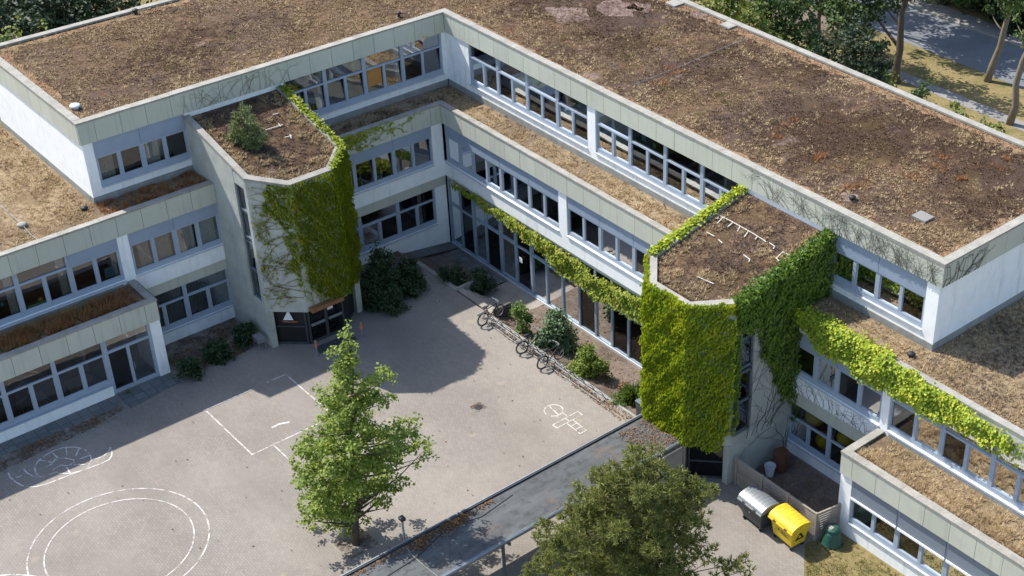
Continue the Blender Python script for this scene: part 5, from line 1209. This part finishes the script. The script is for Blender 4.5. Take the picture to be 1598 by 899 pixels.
e_ = MB().tube([tuple(G(u, v, CZ+.01)) for u, v in ((634, 853), (641, 864), (656, 878), (672, 891), (690, 905))], .013, 5); crel(e_.build('conductor_wire', M['coping'], cw))
e_ = MB().tube([tuple(G(u, v, CZ+.0)) for u, v in ((598, 903), (628, 884), (650, 870))]+[tuple(G(u, v, CZ)) for u, v in ((700, 822), (752, 806), (780, 786), (800, 772))], .012, 4); crel(e_.build('roof_seam', M['black'], cw))
tag(MB().box(6.75, 6.85, 25.85, 26.0, 0, 2.15).box(7.95, 8.05, 25.85, 26.0, 0, 2.15).box(6.85, 7.95, 25.87, 25.97, 1.9, 2.15).box(6.85, 7.95, 25.87, 25.97, .0, .25).box(6.85, 7.95, 25.91, 25.93, .25, 1.9).build('wind_screen', M['wood']), 'timber framed wind screen panel between walkway end and right tower door', 'screen')
P = []
for u, v, r in ((700, 820, 22), (715, 812, 14), (655, 850, 14), (660, 842, 10), (718, 806, 10), (890, 835, 8), (865, 812, 6), (870, 797, 5)):
    c = G(u, v, CZ); k = r*16; P.append(np.stack([c.x+rng.normal(0, r*.016, k), c.y+rng.normal(0, r*.010, k), np.full(k, CZ)+rng.uniform(0, .05, k)], 1))
xx = rng.uniform(15, 22.5, 500); P.append(np.stack([xx, 23.5+np.abs(rng.normal(0, .12, 500)), np.full(500, CZ+.02)], 1))
xx = rng.uniform(6.7, 8.6, 700); P.append(np.stack([xx, rng.uniform(23.6, 25.6, 700), np.full(700, CZ+.02)], 1))
P = np.concatenate(P); k = len(P); k_ = (P[:, 1] > 23.45) & (P[:, 1] < 25.7); P = P[k_]; k = len(P)
v, f = leaf_mesh(P, np.tile([0, 0, 1.], (k, 1))+rng.normal(0, .4, (k, 3)), rng.normal(size=(k, 3)), .075*rng.uniform(.6, 1.5, k), .2, .6)
veg('dry_leaves', 'litter', v, f, 'heaps of brown dead leaves lying on the walkway roof', 'leaves', kind='stuff')

# --- painted markings on the paving
def marking(name, lines, wd, label, mat='paint', z=.014):
    mb = MB()
    for L in lines:
        pts = [Vector((p[0], p[1])) for p in L]; closed = (pts[0]-pts[-1]).length < 1e-6 and len(pts) > 3
        n = len(pts); rows = []
        for i, p in enumerate(pts):
            if closed: a_, b_ = pts[(i-1) % (n-1)], pts[(i+1) % (n-1)]
            else: a_, b_ = pts[max(0, i-1)], pts[min(n-1, i+1)]
            t1_ = (p-a_).normalized() if (p-a_).length > 1e-9 else (b_-p).normalized(); t2_ = (b_-p).normalized() if (b_-p).length > 1e-9 else t1_
            nn_ = Vector((-(t1_+t2_).y, (t1_+t2_).x)); nn_ = nn_.normalized() if nn_.length > 1e-6 else Vector((-t1_.y, t1_.x))
            kk = min(2, 1/max(.4, nn_.dot(Vector((-t1_.y, t1_.x))))); rows.append((p+nn_*wd/2*kk, p-nn_*wd/2*kk))
        base = len(mb.v)
        for l, r in rows: mb.v += [(l.x, l.y, z), (r.x, r.y, z)]
        for i in range(n-1): mb.f.append((base+2*i, base+2*i+1, base+2*i+3, base+2*i+2))
        z += .0012
    return tag(mb.build(name, M[mat]), label, 'painted marking')
gp = lambda *q: [tuple(G(u, v))[:2] for u, v in q]
circ = lambda c, r, a0=0, a1=2*math.pi, n=64, sx=1: [(c[0]+r*math.cos(a0+(a1-a0)*i/n), c[1]+r*math.sin(a0+(a1-a0)*i/n)) for i in range(n+1)]
marking('circle_marking', [circ((26.45, 13.6), 3.52)], .062, 'larger outer white circle painted on the paving at the lower left', 'paint')
marking('circle_marking', [circ((26.45, 13.65), 2.90)], .055, 'smaller inner white circle painted inside the larger one', 'paint', .0145)
marking('circle_marking', [circ((32.6, 15.1), 3.5, 0, 2*math.pi)], .075, 'white circle cut by the lower left picture corner', 'paint', .0165)
marking('court_marking', [[(19.55, 7.8), (19.55, 11.95)], [(19.6, 11.97), (15.4, 11.97)], [(15.4, 7.66), (15.4, 17.2)], [(19.62, 7.70), (17.2, 7.70)], [(16.4, 7.68), (15.4, 7.68)], [(18.52, 12.02), (18.55, 16.9)], [(18.6, 16.95), (15.4, 17.0)]], .065, 'thin white ball court outline painted on the paving behind the maple')
marking('number_marking', [gp((424, 668), (436, 662), (452, 659))], .11, 'small smeared white mark painted inside the ball court', 'chalk')
hop = [circ((7.68, 18.2), .43, n=32), [(7.63, 17.84), (7.72, 18.6)], [(7.49, 18.58), (7.49, 18.98)], [(7.84, 18.6), (7.86, 18.98)],
       [(6.91, 19.0), (8.39, 19.03), (8.38, 19.33), (6.91, 19.32), (6.91, 19.0)], [(7.66, 19.0), (7.66, 19.33)], [(7.48, 19.34), (7.5, 20.32), (7.86, 20.34), (7.84, 19.36)], [(7.49, 19.64), (7.84, 19.65)], [(7.49, 19.98), (7.84, 19.99)]]
marking('hopscotch_marking', hop, .055, 'white hopscotch figure with round head painted on the paving left of the right tower')
km = lambda x, y: (x/3.47, 640+y/3.47)
def sn(*q): return gp(*[km(a, b) for a, b in q])
snail = [sn((45, 340), (55, 365), (85, 390), (120, 410), (160, 418), (200, 415), (250, 402), (320, 375), (380, 352), (440, 330), (500, 308), (550, 290), (590, 270), (605, 250), (606, 225), (598, 203)),
         sn((598, 203), (585, 230), (560, 250), (530, 264), (500, 268)), sn((128, 320), (150, 345), (180, 360), (215, 365), (260, 355), (300, 338)), sn((215, 365), (192, 340), (190, 310), (205, 280), (240, 250), (290, 222), (350, 203), (410, 202), (460, 215), (490, 245), (496, 275), (480, 305), (440, 330), (380, 345), (330, 345), (300, 338)),
         sn((285, 235), (315, 262)), sn((358, 205), (362, 245)), sn((432, 205), (410, 250)), sn((490, 245), (430, 268)), sn((460, 298), (400, 296)), sn((380, 342), (360, 310)), sn((285, 325), (340, 296)), sn((210, 272), (280, 285)), sn((250, 310), (275, 300)),
         sn((275, 300), (300, 270), (350, 262), (400, 272), (400, 290), (360, 305), (330, 300)), sn((88, 368), (112, 362), (132, 343)), sn((68, 352), (74, 350)), sn((100, 336), (108, 334))]
marking('snail_marking', snail, .06, 'worn white painted outline of a big snail at the shadow edge', 'chalk')
dr = empty('drain_cover', (10.11, 15.74, .006), 'small round iron drain cover with a stained surround in the courtyard', 'drain')
MB().lathe([(.0, .006), (.19, .006), (.19, .02), (.0, .022)], n=20).build('cover', M['black'], dr); MB().box(-.29, .29, -.29, .29, -.002, .010).build('surround', M['dirtpatch'], dr)

# --- bicycle rack and bicycles
rk = empty('bicycle_rack', (5.5, 14.8, 0), 'low galvanised bicycle rack of rails and wheel hoops along the bed kerb', 'bicycle rack')
mb = MB()
for x, z in ((-.20, .06), (.22, .06), (.16, .34)): mb.tube([(x, -4.6, z), (x, 4.4, z)], .02, 6)
for y in (-4.6, -2.3, 0, 2.2, 4.4): mb.tube([(-.2, y, .06), (.22, y, .06)], .02, 6)
mb.build('rail', M['steel'], rk)
for i in range(13):
    y = -4.3+.70*i; m_ = MB()
    for o in (-.035, .035): m_.tube([(-.2, y+o, .06), (-.1, y+o, .28), (.12, y+o, .46), (.22, y+o, .34), (.22, y+o, .06)], .011, 5)
    m_.build('wheel_hoop', M['steel'], rk)
def bicycle(loc, rz, label):
    b = empty('bicycle', loc, label, 'bicycle', 'bicycles in the rack', rz)
    R_ = .34; xr, xf = -.53, .55
    for x in (xr, xf):
        w_ = MB().torus((x, 0, R_), (0, 1, 0), R_-.022, .030, 32, 6).build('wheel', M['black'], b, True)
        s_ = MB().torus((x, 0, R_), (0, 1, 0), R_-.045, .009, 32, 5)
        for k in range(16):
            a = k*math.pi/8; s_.tube([(x, .03*(-1)**k, R_), (x+(R_-.045)*math.cos(a), 0, R_+(R_-.045)*math.sin(a))], .0035, 3)
        s_.tube([(x, -.06, R_), (x, .06, R_)], .025, 8)
        s_.build('spokes', M['steel'], w_)
    f = MB(); bb = (-.08, 0, .29); st_ = (-.24, 0, .80); hd = (.37, 0, .84); hb = (.40, 0, .68)
    for p, q, r in ((bb, st_, .017), (bb, hb, .02), (st_, hd, .016), (bb, (xr, .05, R_), .011), (bb, (xr, -.05, R_), .011), (st_, (xr, .05, R_), .009), (st_, (xr, -.05, R_), .009), ((.36, 0, .90), hb, .02), (hb, (xf, .05, R_), .013), (hb, (xf, -.05, R_), .013), (st_, (-.265, 0, .92), .013)): f.tube([p, q], r*1.5, 6)
    f.build('frame', M['black'], b)
    h = MB().tube([(.36, 0, .90), (.36, 0, 1.03), (.38, 0, 1.05)], .014, 6).tube([(.22, .30, 1.07), (.34, .24, 1.08), (.40, .08, 1.06), (.40, -.08, 1.06), (.34, -.24, 1.08), (.22, -.30, 1.07)], .02, 6)
    hb_ = h.build('handlebar', M['alu'], b); MB().tube([(.22, .30, 1.07), (.32, .25, 1.08)], .019, 6).tube([(.22, -.30, 1.07), (.32, -.25, 1.08)], .019, 6).build('grip', M['black'], hb_)
    MB().hexa([(-.42, -.10, .92), (-.12, -.03, .93), (-.12, .03, .93), (-.42, .10, .92), (-.40, -.09, .99), (-.11, -.025, .98), (-.11, .025, .98), (-.40, .09, .99)]).build('saddle', M['black'], b, bevel=.012)
    MB().torus((-.08, .045, .29), (0, 1, 0), .085, .008, 18, 4).tube([(-.08, .06, .29), (.02, .06, .15)], .009, 5).tube([(-.08, -.06, .29), (-.18, -.06, .43)], .009, 5).box(-.02, .08, .06, .15, .135, .16).box(-.23, -.13, -.15, -.06, .42, .445).build('crank', M['steel'], b)
    MB().box(-.85, -.32, -.06, .06, .70, .715).tube([(-.82, .06, .70), (xr, .06, R_)], .006, 4).tube([(-.82, -.06, .70), (xr, -.06, R_)], .006, 4).build('luggage_rack', M['anthracite'], b)
    MB().torus((xr, 0, R_), (0, 1, 0), .37, .012, 24, 4).build('mudguard', M['black'], b)
    MB().box(.42, .47, -.03, .03, .86, .92).build('lamp', M['alu'], b)
    return b
bk = bicycle((5.42, 10.42, .01), math.pi+.10, 'black bicycle farthest left in the rack, next to the shade-coloured cheek wall')
for c in ((5.44, 13.72, -.10, 'dark bicycle in the middle of the three, before the bluish shrub'), (5.48, 15.26, .06, 'bicycle with a pale chain case nearest the hopscotch, foremost of the three')):
    copy_thing(bk, (c[0], c[1], .01), math.pi+c[2], c[3])

# --- waste bins
def bin1100(loc, rz, body, lidm, label, marks=False):
    b = empty('waste_bin', loc, label, 'bin', 'four-wheeled waste bins', rz)
    # local x: front (+) to back, local y: length
    hx, hy = .47, .66; bx_, by_ = .36, .56
    pts = [(-bx_, -by_, .18), (bx_, -by_, .18), (bx_, by_, .18), (-bx_, by_, .18), (-hx, -hy, 1.02), (hx, -hy, 1.02), (hx, hy, 1.02), (-hx, hy, 1.02)]
    bo = MB().hexa(pts).build('body', M[body], b, bevel=.03)
    MB().box(-hx-.04, hx+.04, -hy-.04, hy+.04, 1.0, 1.075).build('rim', M[body], b, bevel=.015)
    n = 14; prof = []
    for i in range(n+1):
        t = math.pi*i/n; prof.append((-.54*math.cos(t), 1.06+.30*math.sin(t)**.8))
    m_ = MB(); k = len(prof)
    V = [(x, -.73, z) for x, z in prof] + [(x, .73, z) for x, z in prof]
    m_.add(V, [(i, i+1, k+i+1, k+i) for i in range(k-1)] + [tuple(range(k))[::-1], tuple(range(k, 2*k))])
    ld = m_.build('lid', M[lidm], b)
    m_ = MB()
    for y in np.linspace(-.6, .6, 7): m_.tube([(x, y, z) for x, z in prof[2:-1]], .010, 5)
    m_.build('lid_rib', M[lidm], ld)
    m_ = MB().box(.53, .57, -.73, .73, 1.03, 1.09); m_.build('lid_lip', M[lidm], ld)
    m_ = MB().box(.545, .585, -.42, -.26, 1.075, 1.11).box(.545, .585, .26, .42, 1.075, 1.11); m_.build('lid_handle', M['black'], ld)
    for x in (-.30, .30):
        for y in (-.50, .50):
            w_ = MB().lathe([(0, -.03), (.09, -.03), (.1, -.015), (.1, .015), (.09, .03), (0, .03)], n=14); w_.v = [(x+p, y+q_, .10+r_) for p, r_, q_ in [(v[0], v[1], v[2]) for v in w_.v]]
            ww = w_.build('wheel', M['black'], b); MB().box(x-.03, x+.03, y-.05, y+.05, .12, .20).build('caster', M['steel'], ww)
    if marks:
        # black triangle of arrows on the end face, small green mark on the front
        m_ = MB(); yz = lambda z: by_+(hy-by_)*(z-.18)/.84+.006
        def tri(cx, cz, s, a):
            q = [(cx+s*math.cos(a+t), cz+s*math.sin(a+t)) for t in (0, 2.1, 4.2)]; m_.quad(*[(x, yz(z), z) for x, z in q])
        def bar(x0, z0, x1, z1, w):
            d = Vector((x1-x0, z1-z0)).normalized(); nn_ = Vector((-d.y, d.x))*w/2
            m_.quad(*[(x, yz(z), z) for x, z in ((x0+nn_.x, z0+nn_.y), (x1+nn_.x, z1+nn_.y), (x1-nn_.x, z1-nn_.y), (x0-nn_.x, z0-nn_.y))])
        bar(-.17, .52, .12, .52, .09); bar(.17, .50, .06, .70, .09); bar(-.14, .58, -.03, .80, .09); tri(.17, .52, .09, 0.0); tri(.02, .78, .10, 2.1); tri(-.18, .54, .09, 4.2)
        m_.build('recycling_mark', M['black'], bo)
        m_ = MB(); xz = lambda z: bx_+(hx-bx_)*(z-.18)/.84+.006
        m_.add([(xz(.72), -.18+.06*math.cos(i*.5236), .72+.06*math.sin(i*.5236)) for i in range(12)], [tuple(range(12))]); m_.build('green_mark', M['greenplastic'], bo)
        m_ = MB()
        for y0, y1, z in ((-.02, .10, .74), (.0, .26, .66), (.14, .22, .74), (-.06, .10, .58), (.14, .3, .58)): m_.quad((xz(z), y0, z), (xz(z), y1, z), (xz(z+.035), y1, z+.035), (xz(z+.035), y0, z+.035))
        m_.build('printed_notice', M['anthracite'], bo)
    else:
        m_ = MB(); m_.add([(bx_+(hx-bx_)*(.66-.18)/.84+.006, -.1+.035*math.cos(i*.6283), .66+.035*math.sin(i*.6283)) for i in range(10)], [tuple(range(10))]); m_.build('round_sticker', M['bucket'], bo)
    return b
bin1100((6.05, 29.72, .008), math.radians(-4), 'anthracite', 'alu', 'dark grey waste bin with a shiny metal domed lid by the wooden fence')
bin1100((5.92, 31.36, .008), math.radians(-5), 'yellow', 'yellow', 'bright yellow waste bin with a domed yellow lid and black recycling arrows', True)
# --- slatted fence round the compound
fe = empty('slatted_fence', (5.1, 29.7, 0), 'weathered wooden slat fence screening the small yard behind the bins', 'fence')
def fr(o): o.location = -Vector(fe.location); return o
FH = 1.42
for (x, y) in ((5.08, 27.42), (5.10, 28.95), (5.12, 30.45), (5.14, 32.06), (4.0, 32.28)):
    fr(MB().box(x-.05, x+.05, y-.05, y+.05, 0, FH+.06).build('post', M['wood'], fe))
for (p, q) in (((5.08, 27.47), (5.10, 28.90)), ((5.10, 29.0), (5.12, 30.40)), ((5.12, 30.5), (5.14, 32.0)), ((5.09, 32.08), (4.05, 32.28))):
    mb = MB(); d = Vector((q[0]-p[0], q[1]-p[1])).normalized(); nx, ny = -d.y*.012, d.x*.012
    for i in range(11):
        z = .06+i*.125; c = [(p[0]+nx, p[1]+ny), (q[0]+nx, q[1]+ny), (q[0]-nx, q[1]-ny), (p[0]-nx, p[1]-ny)]
        mb.hexa([(x, y, z) for x, y in c]+[(x, y, z+.088) for x, y in c])
    fr(mb.build('slat_panel', M['wood'], fe))
    e_ = MB(); c = [(p[0]+3*nx, p[1]+3*ny), (q[0]+3*nx, q[1]+3*ny), (q[0]-3*nx, q[1]-3*ny), (p[0]-3*nx, p[1]-3*ny)]; e_.hexa([(x, y, FH) for x, y in c]+[(x, y, FH+.03) for x, y in c]); fr(e_.build('top_rail', M['wood'], fe))
br = empty('barrel', (2.95, 28.0, .012), 'reddish brown plastic barrel under the window inside the fenced yard', 'barrel')
MB().lathe([(0, 0), (.27, 0), (.30, .05), (.33, .45), (.33, .86), (.31, .92)], n=22).build('drum', M['brownplastic'], br, False); MB().lathe([(0, .92), (.35, .91), (.35, .97), (.0, 1.0)], n=22).build('lid', M['brownplastic'], br)
bu = empty('bucket', (3.55, 27.95, .012), 'white plastic bucket standing left of the brown barrel', 'bucket')
MB().lathe([(0, .0), (.17, 0), (.235, .5), (.25, .5), (.25, .54), (.23, .54), (.16, .03), (0, .03)], n=20).build('pail', M['bucket'], bu); MB().tube([(.24*math.cos(t), .02, .52+.2*math.sin(t)) for t in np.linspace(0, math.pi, 9)], .008, 5).build('handle', M['steel'], bu)
cb = empty('compost_bin', (4.72, 32.62, 0), 'dark green dome-shaped compost bin at the foot of the right bay pier', 'compost bin')
MB().lathe([(0, 0), (.43, 0), (.45, .05), (.43, .09), (.40, .32), (.34, .58), (.28, .74)], n=22).build('dome', M['greenplastic'], cb, True); MB().lathe([(.29, .74), (.31, .76), (.28, .82), (.13, .88), (0, .89)], n=22).build('lid', M['greenplastic'], cb, True)
MB().hexa([(.02, -.14, .885), (.18, -.12, .86), (.18, .08, .86), (.02, .10, .885), (.02, -.14, .905), (.18, -.12, .88), (.18, .08, .88), (.02, .10, .905)]).build('lid_flap', M['coping'], cb)
for x, y, z, r, lb in ((1.15, 27.6, 1.20, .40, 'yellow ball low at the left end of the right ground floor window'), (1.15, 28.85, 1.22, .40, 'yellow ball low behind the second pane of the right ground floor window'), (1.10, 28.2, 2.10, .45, 'big yellow ball high behind the top pane of the right ground floor window'), (1.15, 30.0, 2.05, .40, 'half hidden yellow ball behind the next window bay')):
    tag(MB().lathe([(r*math.sin(t), z-r*math.cos(t)) for t in np.linspace(.02, math.pi-.02, 14)], x, y, 22).build('gym_ball', M['ballyellow'], None, True), lb, 'ball', 'yellow balls behind the window')
tag(MB().box(.5, 1.45, 27.3, 29.4, .72, .78).box(.5, .55, 27.3, 29.4, .02, .72).box(1.4, 1.45, 27.3, 27.35, .02, .72).box(1.4, 1.45, 29.35, 29.4, .02, .72).build('shelf', M['wood']), 'low wooden shelf carrying the yellow balls behind the window', 'shelf')

# --- litter bin, bollards, cart, lamp
lb_ = empty('litter_bin', (4.92, 21.15, -.02), 'dark narrow litter bin at the kerb beside the right tower', 'litter bin')
MB().hexa([(-.17, -.17, 0), (.17, -.17, 0), (.17, .17, 0), (-.17, .17, 0), (-.21, -.21, .82), (.21, -.21, .82), (.21, .21, .82), (-.21, .21, .82)]).build('body', M['anthracite'], lb_, bevel=.02); MB().box(-.22, .22, -.22, .22, .82, .88).build('lid', M['greysteel'], lb_, bevel=.01)
bo_ = empty('bollard', (13.50, 7.38, .006), 'orange banded bollard at the left end of the tower door mat', 'bollard', 'bollards before the left tower')
MB().tube([(0, 0, 0), (0, 0, .92)], .045, 12).build('post', M['steel'], bo_); MB().tube([(0, 0, .52), (0, 0, .74)], .049, 12).build('band', M['orange'], bo_); MB().tube([(0, 0, .82), (0, 0, .90)], .049, 12).build('band', M['orange'], bo_)
MB().lathe([(0, 0), (.11, 0), (.11, .02), (0, .025)], n=14).build('foot', M['steel'], bo_)
copy_thing(bo_, (11.02, 7.46, .006), None, 'orange banded bollard at the right end of the tower door mat')
dm = MB().hexa([(13.25, 6.70, .008), (13.30, 7.30, .008), (11.3, 7.42, .008), (11.28, 6.78, .008), (13.25, 6.70, .05), (13.30, 7.30, .05), (11.3, 7.42, .05), (11.28, 6.78, .05)])
tag(dm.build('door_mat', M['anthracite']), 'dark rectangular entrance grating before the left tower doors', 'door mat')
ct = empty('metal_cart', (15.18, 4.95, .006), 'small silver metal cart standing left of the left tower pier', 'cart')
MB().box(-.2, .2, -.28, .28, .42, .70).build('tray', M['alu'], ct, bevel=.02)
for x in (-.17, .17):
    for y in (-.24, .24): MB().tube([(x, y, 0), (x, y, .42)], .016, 6).build('leg', M['steel'], ct)
lpb = PY(632, 850, 22.75); lx = float(lpb.x)
lm = empty('lamp_post', (lx, 22.75, .006), 'short grey lamp post standing against the walkway beside the maple', 'lamp post')
lz = float(PV(627, 812, (lx, 22.75, 0))[2])
MB().tube([(0, 0, 0), (0, 0, lz)], .05, 10, .04).build('post', M['steel'], lm, True); MB().box(-.10, .10, -.12, .12, lz, lz+.16).build('lamp_head', M['anthracite'], lm, bevel=.02); MB().tube([(0, 0, lz-.35), (.1, .1, lz-.30)], .025, 6).build('bracket', M['steel'], lm)

# --- things on the roofs
def cap(name, loc, r, h, mat, label, cat='vent'):
    o = empty(name, loc, label, cat); MB().tube([(0, 0, 0), (0, 0, h)], r*.55, 12).build('pipe', M[mat], o); MB().lathe([(0, h), (r, h-.02), (r, h+.03), (r*.6, h+.08), (0, h+.1)], n=18).build('cap', M[mat], o, True); return o
cap('roof_vent', (19.03, -1.75, 11.5), .24, .16, 'bucket', 'white mushroom-shaped roof vent at the left corner of the upper roof')
cap('roof_vent', (1.94, -1.17, 11.5), .14, .22, 'black', 'small black roof vent near the inner corner of the upper roof')
cap('roof_vent', (23.0, -.28, 7.5), .22, .10, 'coping', 'grey disc-shaped vent on the lower left roof')
cap('roof_vent', (.85, 32.6, 7.5), .17, .12, 'black', 'black drain cap on the terrace below the right end wall')
cap('roof_vent', (20.3, .15, 7.5), .17, .12, 'black', 'black drain cap at the foot of the left end wall corner')
p = G(212, 22, 11.5); cap('roof_vent', tuple(p), .16, .2, 'black', 'small dark vent near the rear edge of the left wing roof')
p = G(1330, 312, 11.5); cap('roof_vent', tuple(p), .16, .12, 'black', 'dark drain cap in a gravel patch near the front of the right wing roof')
for (u, v, lb) in ((1053, 7, 'grey square paver at the rear edge of the upper roof, nearer the picture top'), (1138, 41, 'grey square paver at the rear edge of the upper roof, farther right')):
    p = G(u, v, 11.5); tag(MB().box(p.x-.35, p.x+.35, p.y-.35, p.y+.35, 11.5, 11.60).build('paver', M['coping']), lb, 'paver')
p = G(1440, 340, 11.5); tag(MB().box(p.x-.3, p.x+.3, p.y-.35, p.y+.35, 11.5, 11.59).build('paver', M['path']), 'light weathered paver near the right corner of the upper roof', 'paver')
tag(MB().tube([tuple(G(u, v, 11.58)) for u, v in ((1165, 60), (1120, 78), (1070, 100), (1030, 116), (990, 132))], .012, 5).build('conductor_cable', M['steel']), 'thin lightning conductor cable crossing the right wing roof', 'cable')
tag(MB().tube([tuple(G(u, v, 7.6)) for u, v in ((0, 320), (14, 333), (36, 352), (48, 366), (58, 374))], .012, 5).build('conductor_cable', M['steel']), 'thin conductor cable on the lower left roof beside the disc vent', 'cable')
# white plastic grid pieces lying on the tower roofs
def on_t(o_, a0, u, v):
    p = G(u, v, 9.6)
    for _ in range(12):
        d = (p.y if o_ is o1 else p.x); p = G(u, v, troof(d)-.10)
    return p
def white_strips(o_, segs, label, wd=.034):
    gr = MB()
    for q in segs:
        pts = [on_t(o_, 0, *a) for a in q]
        for a, b in zip(pts[:-1], pts[1:]):
            d = (b-a); d.z = 0; d.normalize(); nn_ = Vector((-d.y, d.x, 0))*wd/2; up = Vector((0, 0, .03))
            gr.hexa([tuple(a+nn_), tuple(b+nn_), tuple(b-nn_), tuple(a-nn_), tuple(a+nn_+up), tuple(b+nn_+up), tuple(b-nn_+up), tuple(a-nn_+up)])
    return tag(gr.build('plastic_grid', M['oldplastic']), label, 'plastic grid')
T2P = lambda x, y: (990+x/4.085, 280+y/4.085)
white_strips(o2, [[T2P(525, 225), T2P(610, 265), T2P(700, 315), T2P(770, 355), T2P(840, 400)], [T2P(570, 240), T2P(525, 285)], [T2P(630, 275), T2P(595, 305)], [T2P(675, 300), T2P(655, 335)], [T2P(725, 335), T2P(700, 370)], [T2P(785, 365), T2P(770, 385)], [T2P(540, 225), T2P(530, 255)]], 'comb-shaped white plastic grid lying exposed on the right tower roof')
white_strips(o2, [[T2P(860, 405), T2P(895, 430), T2P(885, 445)]], 'short hooked white plastic strip right of the comb-shaped grid')
white_strips(o2, [[T2P(945, 465), T2P(1000, 490)], [T2P(945, 465), T2P(905, 505), T2P(945, 545)]], 'angled white plastic strip near the leafy edge of the right tower roof')
white_strips(o2, [[T2P(400, 622), T2P(505, 668)]], 'single white strip in the dark patch at the front of the right tower roof', .035)
white_strips(o2, [[T2P(460, 338), T2P(510, 365)]], 'slanting white strip near the left leafy edge of the right tower roof', .04)
white_strips(o2, [[T2P(535, 385), T2P(560, 408)]], 'tiny white strip left of the middle of the right tower roof', .04)
white_strips(o2, [[T2P(695, 482), T2P(735, 512), T2P(730, 528)]], 'small bent white strip in the middle of the right tower roof', .04)
T1P = lambda x, y: (270+x/4.493, 130+y/4.493)
white_strips(o1, [[T1P(650, 330), T1P(770, 292)], [T1P(740, 285), T1P(755, 305)]], 'white plastic strip on the left tower roof right of the small pine')
white_strips(o1, [[T1P(785, 380), T1P(835, 370)], [T1P(820, 362), T1P(830, 388)]], 'small white cross-shaped plastic piece on the left tower roof')
white_strips(o1, [[T1P(700, 222), T1P(740, 212)]], 'short white plastic piece nearest the rear edge of the left tower roof')
# desks glimpsed behind the panes
rnd = random.Random(9)
def desk(x, y, z, rz, label):
    d = empty('desk', (x, y, z), label, 'desk', 'desks behind the windows', rz)
    MB().box(-.6, .6, -.35, .35, .70, .74).build('desk_top', M['wood'], d)
    for a in (-.55, .55):
        for b in (-.3, .3): MB().box(a-.02, a+.02, b-.02, b+.02, 0, .70).build('leg', M['steel'], d)
    return d
d0_ = desk(-1.4, 4.0, 7.42, 1.57, 'wooden desk dimly visible behind the windows')
for loc, rz in [((-1.4, 7.6, 7.42), 1.57), ((-1.4, 14.0, 7.42), 1.57), ((-1.4, 17.2, 7.42), 1.57), ((2.2, -1.3, 7.42), 0), ((5.5, -1.3, 7.42), 0), ((20.9, .9, 3.4), 0), ((23.6, .9, 3.4), 0), ((.6, 34.5, 3.4), 1.57), ((.6, 37, 3.4), 1.57), ((23.2, 2.8, .02), 0), ((25.4, 2.8, .02), 0), ((4.2, .9, .02), 0)]:
    copy_thing(d0_, loc, rz)
